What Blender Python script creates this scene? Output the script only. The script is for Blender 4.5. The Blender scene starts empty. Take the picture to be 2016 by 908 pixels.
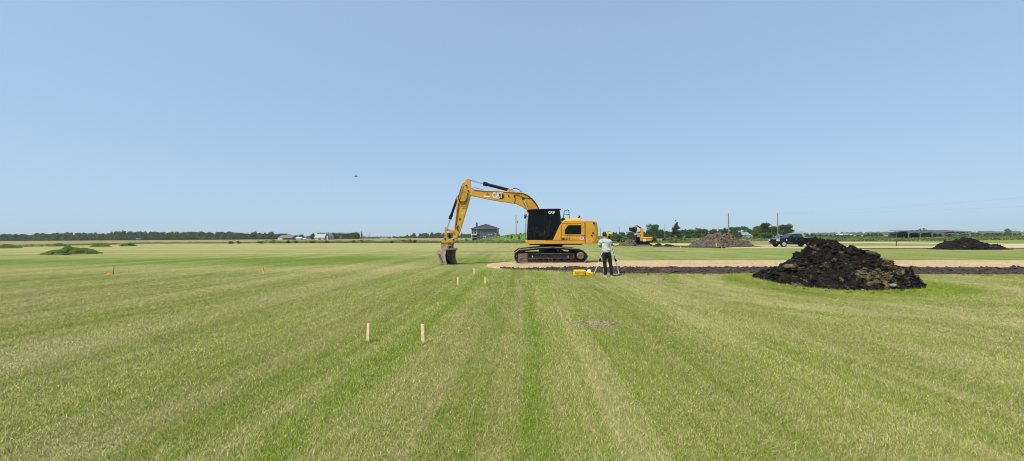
import bpy, math, random
import numpy as np
from mathutils import Vector, Matrix, noise as mnoise

random.seed(7)
RNG = np.random.default_rng(11)
R = math.radians
F = 757.0            # focal length in photograph pixels (2016 wide)
CH = 1.58            # eye height
scene = bpy.context.scene
COL = scene.collection

# ------------------------------------------------------------------ measured photograph -> place
def hor(px): return 466.3 - 0.0055 * (px - 1008)
def P(px, py, Y):
    return Vector(((px - 1008) * Y / F, Y, CH - (py - hor(px)) * Y / F))
def G(px, py, z=0.0):
    Y = (CH - z) * F / (py - hor(px))
    return ((px - 1008) * Y / F, Y)
def GX(px, Y): return (px - 1008) * Y / F

# ------------------------------------------------------------------ mesh builder
class MB:
    def __init__(s): s.v = []; s.f = []; s.m = []; s.cur = 0
    def mat(s, i): s.cur = i; return s
    def _add(s, vs, fs):
        n = len(s.v); s.v += [tuple(v) for v in vs]
        for f in fs: s.f.append(tuple(n + i for i in f)); s.m.append(s.cur)
        return s
    def box(s, c, d, rot=None):
        hx, hy, hz = d[0]/2, d[1]/2, d[2]/2
        vs = [Vector((x, y, z)) for x in (-hx, hx) for y in (-hy, hy) for z in (-hz, hz)]
        if rot is not None: vs = [rot @ v for v in vs]
        c = Vector(c); vs = [v + c for v in vs]
        return s._add(vs, [(0,1,3,2),(4,6,7,5),(0,4,5,1),(2,3,7,6),(0,2,6,4),(1,5,7,3)])
    def bx(s, x0, x1, y0, y1, z0, z1):
        return s.box(((x0+x1)/2, (y0+y1)/2, (z0+z1)/2), (abs(x1-x0), abs(y1-y0), abs(z1-z0)))
    def prism(s, pts, y0, y1, pts2=None):           # outline in XZ, extruded in Y
        n = len(pts); pts2 = pts2 or pts
        vs = [(p[0], y0, p[1]) for p in pts] + [(p[0], y1, p[1]) for p in pts2]
        fs = [tuple(range(n)), tuple(range(2*n-1, n-1, -1))]
        fs += [(i, i+n, (i+1) % n + n, (i+1) % n) for i in range(n)]
        return s._add(vs, fs)
    def prism_z(s, pts, z0, z1):
        n = len(pts)
        vs = [(p[0], p[1], z0) for p in pts] + [(p[0], p[1], z1) for p in pts]
        fs = [tuple(range(n-1, -1, -1)), tuple(range(n, 2*n))]
        fs += [(i, (i+1) % n, (i+1) % n + n, i+n) for i in range(n)]
        return s._add(vs, fs)
    def cyl(s, a, b, r0, r1=None, n=12, cap=True):
        a = Vector(a); b = Vector(b); r1 = r0 if r1 is None else r1
        d = (b - a).normalized(); u = d.orthogonal().normalized(); w = d.cross(u)
        vs = []
        for p, r in ((a, r0), (b, r1)):
            for i in range(n):
                t = 2*math.pi*i/n; vs.append(p + (u*math.cos(t) + w*math.sin(t))*r)
        fs = [(i, (i+1) % n, (i+1) % n + n, i+n) for i in range(n)]
        if cap: fs += [tuple(range(n-1, -1, -1)), tuple(range(n, 2*n))]
        return s._add(vs, fs)
    def tube(s, pts, r, n=6):
        for a, b in zip(pts[:-1], pts[1:]): s.cyl(a, b, r, n=n)
        return s
    def ball(s, c, rad, nu=14, nv=9, rot=None):
        vs = []; fs = []
        for j in range(nv+1):
            ph = math.pi*j/nv
            for i in range(nu):
                t = 2*math.pi*i/nu
                v = Vector((math.sin(ph)*math.cos(t)*rad[0], math.sin(ph)*math.sin(t)*rad[1], math.cos(ph)*rad[2]))
                if rot is not None: v = rot @ v
                vs.append(v + Vector(c))
        for j in range(nv):
            for i in range(nu):
                a = j*nu+i; b = j*nu+(i+1) % nu
                fs.append((a, a+nu, b+nu, b))
        return s._add(vs, fs)
    def poly(s, pts): return s._add(pts, [tuple(range(len(pts)))])
    def build(s, name, mats, parent=None, bevel=0, smooth=False, seg=2, loc=None):
        me = bpy.data.meshes.new(name); me.from_pydata(s.v, [], s.f)
        if not isinstance(mats, (list, tuple)): mats = [mats]
        for m in mats: me.materials.append(m)
        me.polygons.foreach_set('material_index', s.m)
        import bmesh
        bm = bmesh.new(); bm.from_mesh(me); bmesh.ops.recalc_face_normals(bm, faces=bm.faces); bm.to_mesh(me); bm.free()
        if smooth: me.polygons.foreach_set('use_smooth', [True]*len(me.polygons))
        o = bpy.data.objects.new(name, me); COL.objects.link(o)
        if parent: o.parent = parent
        if loc is not None: o.location = loc
        if bevel:
            b = o.modifiers.new('bevel', 'BEVEL'); b.width = bevel; b.segments = seg; b.limit_method = 'ANGLE'; b.angle_limit = R(35)
            b.harden_normals = False
        return o

def np_obj(name, V, FA, mat, parent=None, smooth=False, attr=None, loc=None, mats=None, midx=None):
    """V (n,3), FA (m,k) faces of equal length"""
    me = bpy.data.meshes.new(name); m, k = FA.shape
    me.vertices.add(len(V)); me.vertices.foreach_set('co', V.astype(np.float32).ravel())
    me.loops.add(m*k); me.loops.foreach_set('vertex_index', FA.astype(np.int32).ravel())
    me.polygons.add(m); me.polygons.foreach_set('loop_start', (np.arange(m)*k).astype(np.int32))
    for a, (dom, arr) in (attr or {}).items():
        at = me.attributes.new(a, 'FLOAT', dom); at.data.foreach_set('value', arr.astype(np.float32))
    me.update(calc_edges=True)
    for mm in (mats or [mat]): me.materials.append(mm)
    if midx is not None: me.polygons.foreach_set('material_index', midx.astype(np.int32))
    if smooth: me.polygons.foreach_set('use_smooth', np.ones(m, bool))
    o = bpy.data.objects.new(name, me); COL.objects.link(o)
    if parent: o.parent = parent
    if loc is not None: o.location = loc
    return o

def tag(o, label=None, cat=None, group=None, kind=None):
    if label: o['label'] = label
    if cat: o['category'] = cat
    if group: o['group'] = group
    if kind: o['kind'] = kind
    return o
def empty(name, loc, label, cat, group=None, rz=0):
    o = bpy.data.objects.new(name, None); COL.objects.link(o); o.empty_display_size = .2
    o.location = loc; o.rotation_euler = (0, 0, rz)
    return tag(o, label, cat, group)
def copy_tree(o, parent=None):
    c = o.copy(); COL.objects.link(c); c.parent = parent
    for ch in list(o.children): copy_tree(ch, c)
    return c

# ------------------------------------------------------------------ materials
def new_mat(name):
    m = bpy.data.materials.new(name); m.use_nodes = True
    nt = m.node_tree; b = nt.nodes['Principled BSDF']
    return m, nt, b
def N(nt, t, **kw):
    n = nt.nodes.new(t)
    for k, v in kw.items():
        if k in n.inputs.keys(): n.inputs[k].default_value = v
        else: setattr(n, k, v)
    return n
def ramp(nt, src, stops):
    r = nt.nodes.new('ShaderNodeValToRGB'); e = r.color_ramp.elements
    while len(e) < len(stops): e.new(0.5)
    for el, (p, c) in zip(e, stops):
        el.position = p; el.color = (c[0], c[1], c[2], 1) if not isinstance(c, (int, float)) else (c, c, c, 1)
    nt.links.new(src, r.inputs[0]); return r.outputs[0]
def mixc(nt, fac, a, b, mode='MIX'):
    m = nt.nodes.new('ShaderNodeMix'); m.data_type = 'RGBA'; m.blend_type = mode
    for sock, v in ((m.inputs[0], fac), (m.inputs[6], a), (m.inputs[7], b)):
        if hasattr(v, 'links'): nt.links.new(v, sock)
        elif isinstance(v, (int, float)): sock.default_value = v
        else: sock.default_value = (v[0], v[1], v[2], 1)
    return m.outputs[2]
def math_(nt, op, a, b=0.0, clamp=False):
    m = nt.nodes.new('ShaderNodeMath'); m.operation = op; m.use_clamp = clamp
    for i, v in enumerate((a, b)):
        if hasattr(v, 'links'): nt.links.new(v, m.inputs[i])
        else: m.inputs[i].default_value = v
    return m.outputs[0]
def noise_(nt, vec, scale, detail=4, rough=.55):
    n = nt.nodes.new('ShaderNodeTexNoise'); n.inputs['Scale'].default_value = scale
    n.inputs['Detail'].default_value = detail; n.inputs['Roughness'].default_value = rough
    if vec is not None: nt.links.new(vec, n.inputs['Vector'])
    return n.outputs['Fac']
def bump(nt, b, h, strength, dist):
    n = nt.nodes.new('ShaderNodeBump'); n.inputs['Strength'].default_value = strength; n.inputs['Distance'].default_value = dist
    nt.links.new(h, n.inputs['Height']); nt.links.new(n.outputs[0], b.inputs['Normal'])

def simple(name, col, rough=.6, metal=0.0, var=.12, scale=3.0, col2=None, b_s=0, spec=.5):
    m, nt, b = new_mat(name)
    tc = nt.nodes.new('ShaderNodeTexCoord')
    f = noise_(nt, tc.outputs['Object'], scale, 5)
    c2 = col2 or tuple(max(0, c*(1-3*var)) for c in col)
    c1 = tuple(min(1, c*(1+var)) for c in col)
    nt.links.new(ramp(nt, f, [(.3, c2), (.62, col), (.8, c1)]), b.inputs['Base Color'])
    b.inputs['Roughness'].default_value = rough; b.inputs['Metallic'].default_value = metal
    b.inputs['Specular IOR Level'].default_value = spec
    if b_s: bump(nt, b, noise_(nt, tc.outputs['Object'], scale*8, 4), b_s, .01)
    return m

def paint(name, col, dirt=(.20, .15, .10), amt=.35, rough=.38, scale=1.6):
    m, nt, b = new_mat(name)
    tc = nt.nodes.new('ShaderNodeTexCoord')
    f = noise_(nt, tc.outputs['Object'], scale, 8, .65)
    mask = ramp(nt, math_(nt, 'ADD', math_(nt, 'MULTIPLY', f, .75), math_(nt, 'MULTIPLY', noise_(nt, tc.outputs['Object'], scale*9, 6, .7), .27)), [(.48, 0), (.72, amt)])
    f2 = noise_(nt, tc.outputs['Object'], scale*14, 4)
    base = mixc(nt, ramp(nt, f2, [(.35, 0), (.8, .25)]), col, tuple(c*.82 for c in col))
    nt.links.new(mixc(nt, mask, base, dirt), b.inputs['Base Color'])
    nt.links.new(ramp(nt, f, [(.4, rough), (.8, .8)]), b.inputs['Roughness'])
    return m

M = {}
M['yellow'] = paint('machine_yellow', (.78, .385, .024), amt=.45)
M['yellow_dirty'] = paint('worn_yellow', (.66, .35, .04), dirt=(.16, .11, .07), amt=.8, scale=5)
M['far_yellow'] = paint('far_machine_yellow', (.80, .37, .02), amt=.4)
M['black'] = simple('machine_black', (.007, .007, .008), .5, var=.2, spec=.25)
M['hose'] = simple('hose_rubber', (.014, .013, .013), .55)
M['chrome'] = simple('chrome_rod', (.75, .75, .76), .15, 1.0, var=.03)
M['steel_mud'] = simple('muddy_steel', (.16, .115, .09), .75, .1, var=.2, scale=6, col2=(.05, .04, .035), b_s=.3)
M['track'] = simple('track_steel', (.028, .024, .022), .65, .3, var=.3, scale=5, col2=(.015, .013, .012), b_s=.3)
M['track_dust'] = simple('dusty_track_pads', (.42, .33, .26), .85, 0, var=.2, scale=9, col2=(.12, .09, .07), b_s=.4)
M['drive'] = simple('final_drive_dusty', (.23, .17, .135), .8, 0, var=.2, scale=7, col2=(.09, .07, .055), b_s=.3)
M['bucket'] = simple('bucket_worn_steel', (.42, .31, .215), .7, .05, var=.2, scale=4, col2=(.22, .165, .125), b_s=.35)
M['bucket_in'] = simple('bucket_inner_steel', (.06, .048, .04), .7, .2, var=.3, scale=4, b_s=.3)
M['white'] = simple('white_paint', (.78, .78, .76), .5, var=.04)
M['red'] = simple('red_paint', (.50, .02, .02), .5, var=.08)
M['decal_dark'] = simple('decal_dark_red', (.10, .018, .015), .5, var=.08)
M['glass'], nt, b = new_mat('cab_glass')
b.inputs['Base Color'].default_value = (.004, .005, .006, 1); b.inputs['Roughness'].default_value = .08
b.inputs['Transmission Weight'].default_value = .0; b.inputs['Specular IOR Level'].default_value = .12
b.inputs['Specular IOR Level'].default_value = .22
M['clearglass'], nt, b = new_mat('tinted_glass')
b.inputs['Base Color'].default_value = (.10, .12, .13, 1); b.inputs['Roughness'].default_value = .04
b.inputs['Transmission Weight'].default_value = .85; b.inputs['IOR'].default_value = 1.05
b.inputs['Specular IOR Level'].default_value = .6
M['tintglass'], nt, b = new_mat('cab_window_glass')
b.inputs['Base Color'].default_value = (.40, .44, .46, 1); b.inputs['Roughness'].default_value = .03; b.inputs['IOR'].default_value = 1.25
b.inputs['Transmission Weight'].default_value = 1.0
M['wood'] = simple('pine_lath', (.95, .70, .36), .8, var=.1, scale=14)
M['oldwood'] = simple('weathered_boards', (.055, .042, .038), .9, var=.3, scale=1.2)
M['greywood'] = simple('grey_weathered_timber', (.26, .245, .22), .9, var=.2, scale=1.2)
M['polewood'] = simple('pole_wood', (.24, .23, .21), .9, var=.12, scale=1.0)
M['orange'] = simple('orange_marker', (.85, .19, .02), .7, var=.1)
M['skin'] = simple('skin', (.40, .22, .15), .55, var=.05)
M['hair'] = simple('dark_brown_hair', (.035, .020, .014), .7, var=.2, scale=30)
M['shirt'] = simple('light_grey_cotton', (.64, .62, .60), .9, var=.05, scale=6)
M['trousers'] = simple('black_cotton', (.008, .008, .009), .85, var=.2)
M['shoe'] = simple('light_shoe', (.45, .43, .40), .8, var=.1)
M['case'] = simple('case_yellow_plastic', (.90, .60, .01), .45, var=.06)
M['case2'] = simple('case_orange_plastic', (.85, .36, .01), .5, var=.06)
M['level'] = simple('instrument_yellow', (.80, .62, .01), .4, var=.05)
M['carpaint'], nt, b = new_mat('black_car_paint')
b.inputs['Base Color'].default_value = (.004, .0045, .006, 1); b.inputs['Roughness'].default_value = .3; b.inputs['Specular IOR Level'].default_value = .2
b.inputs['Coat Weight'].default_value = .45; b.inputs['Coat Roughness'].default_value = .05
M['rubber'] = simple('tyre_rubber', (.02, .02, .02), .85, var=.2)
M['rim'] = simple('alloy_rim', (.52, .51, .50), .4, .15, var=.08)
M['carglass'], nt, b = new_mat('car_glass')
b.inputs['Base Color'].default_value = (.03, .04, .055, 1); b.inputs['Roughness'].default_value = .08; b.inputs['Metallic'].default_value = .15
M['lamp'] = simple('lamp_lens', (.60, .62, .62), .15, var=.05)
M['bark'] = simple('bark', (.11, .085, .065), .9, var=.2, scale=4)
M['canvas'] = simple('white_paper', (.85, .85, .85), .8, var=.02)

def foliage(name, c_dark, c_mid, c_light, scale=.5):
    m, nt, b = new_mat(name)
    g = nt.nodes.new('ShaderNodeNewGeometry')
    f = noise_(nt, g.outputs['Position'], scale, 4, .6)
    at = nt.nodes.new('ShaderNodeAttribute'); at.attribute_name = 'rnd'
    s = math_(nt, 'ADD', math_(nt, 'MULTIPLY', f, .65), math_(nt, 'MULTIPLY', at.outputs['Fac'], .38))
    nt.links.new(ramp(nt, s, [(.28, c_dark), (.5, c_mid), (.78, c_light)]), b.inputs['Base Color'])
    b.inputs['Roughness'].default_value = .6; b.inputs['Specular IOR Level'].default_value = .25
    tr = nt.nodes.new('ShaderNodeBsdfTranslucent'); tr.inputs['Color'].default_value = (c_light[0]*1.3, c_light[1]*1.3, c_light[2]*.8, 1)
    mx = nt.nodes.new('ShaderNodeMixShader'); mx.inputs[0].default_value = .25
    nt.links.new(b.outputs[0], mx.inputs[1]); nt.links.new(tr.outputs[0], mx.inputs[2])
    nt.links.new(mx.outputs[0], nt.nodes['Material Output'].inputs['Surface'])
    return m
M['leaf_dark'] = foliage('dark_leaves', (.022, .040, .014), (.045, .085, .022), (.09, .14, .035))
M['leaf_mid'] = foliage('mid_leaves', (.035, .065, .018), (.075, .13, .03), (.13, .20, .05))
M['leaf_light'] = foliage('light_leaves', (.08, .13, .025), (.18, .26, .055), (.30, .38, .11))
M['leaf_far'] = foliage('far_leaves', (.013, .042, .008), (.030, .092, .016), (.075, .165, .034), .07)
M['leaf_spruce'] = foliage('spruce_needles', (.018, .035, .014), (.04, .075, .024), (.085, .13, .035))
M['weeds'] = foliage('rough_weeds', (.07, .09, .025), (.16, .19, .055), (.30, .30, .12), .25)
M['weeds_red'] = foliage('dead_shrub_leaves', (.10, .05, .03), (.17, .09, .06), (.24, .15, .09), .5)

# --- lawn pattern: shared straw/green field as a node group of world position
def lawn_group():
    g = bpy.data.node_groups.new('lawn_pattern', 'ShaderNodeTree')
    g.interface.new_socket('Straw', in_out='OUTPUT', socket_type='NodeSocketFloat')
    g.interface.new_socket('Lush', in_out='OUTPUT', socket_type='NodeSocketFloat')
    out = g.nodes.new('NodeGroupOutput')
    geo = g.nodes.new('ShaderNodeNewGeometry')
    sep = g.nodes.new('ShaderNodeSeparateXYZ'); g.links.new(geo.outputs['Position'], sep.inputs[0])
    x, y = sep.outputs[0], sep.outputs[1]
    # gentle wander of the mower's passes
    w = noise_(g, geo.outputs['Position'], .05, 2)
    s = math_(g, 'SUBTRACT', x, math_(g, 'MULTIPLY', y, .045))
    s = math_(g, 'ADD', s, math_(g, 'MULTIPLY', math_(g, 'SUBTRACT', w, .5), 2.2))
    def streak(sc_s, sc_y, scale, off, det=3):
        c = g.nodes.new('ShaderNodeCombineXYZ')
        g.links.new(math_(g, 'MULTIPLY', s, sc_s), c.inputs[0])
        g.links.new(math_(g, 'MULTIPLY', y, sc_y), c.inputs[1]); c.inputs[2].default_value = off
        return noise_(g, c.outputs[0], scale, det, .6)
    a = streak(.55, .018, 1.0, 3.1, 2)     # mower passes
    b_ = streak(2.6, .05, 1.0, 9.7, 3)     # wheel marks
    c_ = streak(6.5, .10, 1.0, 1.3, 3)     # fine drag lines
    blotch = noise_(g, geo.outputs['Position'], .33, 5, .62)
    small = noise_(g, geo.outputs['Position'], 2.6, 5, .65)
    # passes circling the near heap on the right
    dx = math_(g, 'SUBTRACT', x, 10.8); dy = math_(g, 'SUBTRACT', y, 12.6)
    d = math_(g, 'SQRT', math_(g, 'ADD', math_(g, 'MULTIPLY', dx, dx), math_(g, 'MULTIPLY', dy, dy)))
    c = g.nodes.new('ShaderNodeCombineXYZ'); g.links.new(math_(g, 'MULTIPLY', d, .9), c.inputs[0])
    g.links.new(math_(g, 'MULTIPLY', math_(g, 'ARCTAN2', dy, dx), .5), c.inputs[1])
    ring = noise_(g, c.outputs[0], 1.0, 3)
    near = math_(g, 'MULTIPLY', math_(g, 'SUBTRACT', 9.5, d), .25, True)
    st = math_(g, 'ADD', math_(g, 'MULTIPLY', a, 1.15), math_(g, 'MULTIPLY', b_, .75))
    m = g.nodes.new('ShaderNodeMix'); m.data_type = 'FLOAT'
    g.links.new(near, m.inputs[0]); g.links.new(st, m.inputs[2]); g.links.new(math_(g, 'MULTIPLY', ring, 2.2), m.inputs[3])
    # cross passes far out on the left
    cx = g.nodes.new('ShaderNodeCombineXYZ'); g.links.new(math_(g, 'MULTIPLY', x, .012), cx.inputs[0])
    g.links.new(math_(g, 'MULTIPLY', math_(g, 'ADD', y, math_(g, 'MULTIPLY', x, .10)), .42), cx.inputs[1])
    cross = noise_(g, cx.outputs[0], 1.0, 3)
    farm = math_(g, 'MULTIPLY', math_(g, 'SUBTRACT', y, 26.0), .06, True)
    m2 = g.nodes.new('ShaderNodeMix'); m2.data_type = 'FLOAT'
    g.links.new(math_(g, 'MULTIPLY', farm, .6), m2.inputs[0]); g.links.new(m.outputs[0], m2.inputs[2]); g.links.new(math_(g, 'MULTIPLY', cross, 2.3), m2.inputs[3])
    tot = math_(g, 'ADD', m2.outputs[0], math_(g, 'MULTIPLY', blotch, .95))
    tot = math_(g, 'ADD', tot, math_(g, 'MULTIPLY', c_, 1.0))
    tot = math_(g, 'ADD', tot, math_(g, 'MULTIPLY', small, .45))      # mean about 1.83
    o1 = math_(g, 'MULTIPLY', math_(g, 'SUBTRACT', tot, 1.64), 1.0, True)
    lushn = noise_(g, geo.outputs['Position'], .09, 3)
    right = math_(g, 'MULTIPLY', math_(g, 'SUBTRACT', x, 4.0), .06, True)
    # taller green ring round the near heap
    rim = math_(g, 'MULTIPLY', math_(g, 'SUBTRACT', 3.9, d), .9, True)
    o2 = math_(g, 'ADD', math_(g, 'MULTIPLY', lushn, .8), math_(g, 'MULTIPLY', right, .45), True)
    o1 = math_(g, 'SUBTRACT', o1, math_(g, 'MULTIPLY', rim, .6), True)
    o1 = math_(g, 'SUBTRACT', o1, math_(g, 'MULTIPLY', right, .10), True)
    s0 = math_(g, 'SUBTRACT', x, math_(g, 'MULTIPLY', y, .045))
    s0 = math_(g, 'ADD', s0, math_(g, 'MULTIPLY', math_(g, 'SUBTRACT', noise_(g, geo.outputs['Position'], .8, 5), .5), .75))
    nearf = math_(g, 'SUBTRACT', 1.0, math_(g, 'MULTIPLY', math_(g, 'SUBTRACT', y, 13.0), .12, True), True)
    for c0, hw, am in ((-1.92, .32, -.36), (-.64, .24, -.18), (.03, .32, -.22), (.76, .34, .10), (-1.30, .36, .08), (-.29, .26, .10), (3.27, .42, .16), (-3.4, .5, .10)):
        k = math_(g, 'SUBTRACT', 1.0, math_(g, 'MULTIPLY', math_(g, 'ABSOLUTE', math_(g, 'SUBTRACT', s0, c0)), 1.0/hw), True)
        o1 = math_(g, 'ADD', o1, math_(g, 'MULTIPLY', math_(g, 'MULTIPLY', k, nearf), am), True)
    # broad passes across the left half: a green one with a dry one on either side
    left = math_(g, 'MULTIPLY', math_(g, 'SUBTRACT', 4.0, x), .07, True)
    yy = math_(g, 'ADD', y, math_(g, 'MULTIPLY', math_(g, 'SUBTRACT', w, .5), 9.0))
    def band(c0, hw): return math_(g, 'SUBTRACT', 1.0, math_(g, 'MULTIPLY', math_(g, 'ABSOLUTE', math_(g, 'SUBTRACT', yy, c0)), 1.0/hw), True)
    o1 = math_(g, 'SUBTRACT', o1, math_(g, 'MULTIPLY', math_(g, 'MULTIPLY', band(27, 6), left), .42), True)
    o1 = math_(g, 'ADD', o1, math_(g, 'MULTIPLY', math_(g, 'MULTIPLY', band(19.5, 3.2), left), .32), True)
    o1 = math_(g, 'ADD', o1, math_(g, 'MULTIPLY', math_(g, 'MULTIPLY', math_(g, 'MULTIPLY', math_(g, 'SUBTRACT', y, 33), .06, True), left), .28), True)
    g.links.new(o1, out.inputs[0]); g.links.new(o2, out.inputs[1])
    return g
LG = lawn_group()
GREEN_A, GREEN_B, STRAW = (.135, .180, .024), (.130, .215, .020), (.42, .37, .15)

def m_lawn():
    m, nt, b = new_mat('mown_lawn')
    lg = nt.nodes.new('ShaderNodeGroup'); lg.node_tree = LG
    geo = nt.nodes.new('ShaderNodeNewGeometry')
    sep = nt.nodes.new('ShaderNodeSeparateXYZ'); nt.links.new(geo.outputs['Position'], sep.inputs[0])
    green = mixc(nt, lg.outputs[1], GREEN_A, GREEN_B)
    fine = noise_(nt, geo.outputs['Position'], 26, 6, .75)
    st = math_(nt, 'ADD', math_(nt, 'SUBTRACT', lg.outputs[0], .10), math_(nt, 'MULTIPLY', math_(nt, 'SUBTRACT', fine, .5), .9), True)
    col = mixc(nt, st, green, STRAW)
    dark = noise_(nt, geo.outputs['Position'], 60, 4, .7)
    col = mixc(nt, ramp(nt, dark, [(.36, .55), (.56, 0)]), col, (.05, .06, .018))
    # thatch and soil that lie between the modelled blades close by
    near = math_(nt, 'SUBTRACT', 1.0, math_(nt, 'MULTIPLY', math_(nt, 'SUBTRACT', sep.outputs[1], 10.0), .1, True), True)
    thatch = mixc(nt, st, (.10, .145, .02), (.32, .28, .10))
    col = mixc(nt, math_(nt, 'MULTIPLY', near, .65), col, thatch)
    nt.links.new(col, b.inputs['Base Color'])
    b.inputs['Roughness'].default_value = .95; b.inputs['Specular IOR Level'].default_value = .08
    bump(nt, b, fine, .6, .05)
    return m
M['lawn'] = m_lawn()

def m_blade():
    m, nt, b = new_mat('grass_blades')
    lg = nt.nodes.new('ShaderNodeGroup'); lg.node_tree = LG
    at = nt.nodes.new('ShaderNodeAttribute'); at.attribute_name = 'rnd'
    at2 = nt.nodes.new('ShaderNodeAttribute'); at2.attribute_name = 'rnd2'
    green = mixc(nt, lg.outputs[1], (.255, .325, .026), (.225, .365, .020))
    green = mixc(nt, math_(nt, 'MULTIPLY', at2.outputs['Fac'], .55), green, (.42, .46, .080))
    straw = mixc(nt, at2.outputs['Fac'], (.48, .40, .18), (.70, .62, .32))
    f = math_(nt, 'MULTIPLY', math_(nt, 'ADD', math_(nt, 'SUBTRACT', lg.outputs[0], at.outputs['Fac']), .30), 1.6, True)
    col = mixc(nt, f, green, straw)
    nt.links.new(col, b.inputs['Base Color']); b.inputs['Roughness'].default_value = .6
    b.inputs['Specular IOR Level'].default_value = .08
    tr = nt.nodes.new('ShaderNodeBsdfTranslucent'); nt.links.new(col, tr.inputs['Color'])
    gg = nt.nodes.new('ShaderNodeNewGeometry')
    va = nt.nodes.new('ShaderNodeVectorMath'); va.operation = 'MULTIPLY_ADD'; va.inputs[1].default_value = (.30, .30, .30); va.inputs[2].default_value = (0, 0, 1)
    vn = nt.nodes.new('ShaderNodeVectorMath'); vn.operation = 'NORMALIZE'
    nt.links.new(gg.outputs['Normal'], va.inputs[0]); nt.links.new(va.outputs[0], vn.inputs[0]); nt.links.new(vn.outputs[0], b.inputs['Normal'])
    mx = nt.nodes.new('ShaderNodeMixShader'); mx.inputs[0].default_value = .22
    nt.links.new(b.outputs[0], mx.inputs[1]); nt.links.new(tr.outputs[0], mx.inputs[2])
    nt.links.new(mx.outputs[0], nt.nodes['Material Output'].inputs['Surface'])
    return m
M['blade'] = m_blade()

def m_field(name, c1, c2, c3, sx=.02, sy=.15, det=6):
    m, nt, b = new_mat(name)
    geo = nt.nodes.new('ShaderNodeNewGeometry')
    mp = nt.nodes.new('ShaderNodeMapping'); mp.inputs['Scale'].default_value = (sx, sy, 1)
    nt.links.new(geo.outputs['Position'], mp.inputs[0])
    f = noise_(nt, mp.outputs[0], 1.0, det, .65)
    nt.links.new(ramp(nt, f, [(.3, c1), (.5, c2), (.7, c3)]), b.inputs['Base Color'])
    b.inputs['Roughness'].default_value = .95; b.inputs['Specular IOR Level'].default_value = .05
    return m
M['rough'] = m_field('rough_pasture', (.10, .15, .035), (.17, .22, .055), (.25, .27, .09), .05, .12)
M['crop'] = m_field('ripening_crop', (.20, .165, .075), (.26, .215, .095), (.18, .20, .065), .01, .05)
M['green_crop'] = m_field('green_crop', (.10, .17, .045), (.14, .22, .06), (.19, .25, .08), .01, .04)
M['berm'] = m_field('bank_grass', (.10, .15, .03), (.16, .24, .045), (.26, .32, .09), .35, .35)
M['fargravel'] = m_field('pale_gravel', (.38, .28, .16), (.50, .38, .23), (.56, .44, .28), .4, .8)

def m_gravel():
    m, nt, b = new_mat('crushed_gravel')
    geo = nt.nodes.new('ShaderNodeNewGeometry')
    v = nt.nodes.new('ShaderNodeTexVoronoi'); v.inputs['Scale'].default_value = 34
    nt.links.new(geo.outputs['Position'], v.inputs['Vector'])
    sepc = nt.nodes.new('ShaderNodeSeparateColor'); nt.links.new(v.outputs['Color'], sepc.inputs[0])
    c = ramp(nt, sepc.outputs[0], [(0, (.28, .185, .095)), (.35, (.49, .34, .175)), (.75, (.56, .40, .21)), (1, (.68, .53, .32))])
    f = noise_(nt, geo.outputs['Position'], .8, 5)
    c = mixc(nt, ramp(nt, f, [(.42, 0), (.75, .45)]), c, (.32, .22, .14))
    mp = nt.nodes.new('ShaderNodeMapping'); mp.inputs['Scale'].default_value = (.12, 1.6, 1); mp.inputs['Rotation'].default_value = (0, 0, .085)
    nt.links.new(geo.outputs['Position'], mp.inputs[0])
    c = mixc(nt, ramp(nt, noise_(nt, mp.outputs[0], 1.0, 4), [(.52, 0), (.70, .55)]), c, (.30, .215, .125))
    nt.links.new(c, b.inputs['Base Color']); b.inputs['Roughness'].default_value = .95
    b.inputs['Specular IOR Level'].default_value = .1
    bump(nt, b, v.outputs['Distance'], .6, .02)
    return m
M['gravel'] = m_gravel()
def m_soil(name, c0, c1, c2, grass=None, spec=.15):
    m, nt, b = new_mat(name)
    geo = nt.nodes.new('ShaderNodeNewGeometry')
    f = noise_(nt, geo.outputs['Position'], 5, 8, .7)
    c = ramp(nt, f, [(.3, c0), (.52, c1), (.75, c2)])
    nt.links.new(c, b.inputs['Base Color']); b.inputs['Roughness'].default_value = .9
    b.inputs['Specular IOR Level'].default_value = spec
    bump(nt, b, noise_(nt, geo.outputs['Position'], 30, 6, .7), .7, .03)
    return m
M['soil'] = m_soil('black_topsoil', (.006, .005, .0045), (.015, .0115, .0095), (.040, .030, .024))
M['bank_soil'] = m_soil('stripped_soil', (.022, .015, .012), (.068, .047, .037), (.17, .12, .092))
M['brown_soil'] = m_soil('brown_clay_soil', (.033, .026, .020), (.13, .098, .070), (.27, .21, .145))
M['turf'] = m_soil('torn_turf', (.03, .022, .014), (.11, .085, .045), (.22, .18, .10))
M['stone'] = m_soil('field_stone', (.2, .17, .14), (.34, .29, .24), (.46, .40, .34))

# ================================================================== CAMERA, LIGHT, AIR
cam = bpy.data.cameras.new('camera'); co = bpy.data.objects.new('camera', cam); COL.objects.link(co)
co.location = (0, 0, CH)
co.rotation_euler = (Matrix.Rotation(R(90), 3, 'X') @ Matrix.Rotation(-.0055, 3, 'Z')).to_euler()
cam.sensor_width = 36; cam.lens = F/2016*36; cam.shift_y = 12.3/2016; cam.clip_end = 12000; cam.clip_start = .05
scene.camera = co
SUN = Vector((-.38, -.30, .88)).normalized()
el = math.asin(SUN.z); az = math.atan2(SUN.x, SUN.y)
w = bpy.data.worlds.new('World'); scene.world = w; w.use_nodes = True
nt = w.node_tree; bg = nt.nodes['Background']
sky = nt.nodes.new('ShaderNodeTexSky'); sky.sky_type = 'NISHITA'; sky.sun_disc = False
sky.sun_elevation = el; sky.sun_rotation = az % (2*math.pi); sky.air_density = 1.0; sky.dust_density = 1.2; sky.ozone_density = 1.0
sky.altitude = 250
ga = nt.nodes.new('ShaderNodeGamma'); ga.inputs['Gamma'].default_value = .27
nt.links.new(sky.outputs[0], ga.inputs['Color'])
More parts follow.
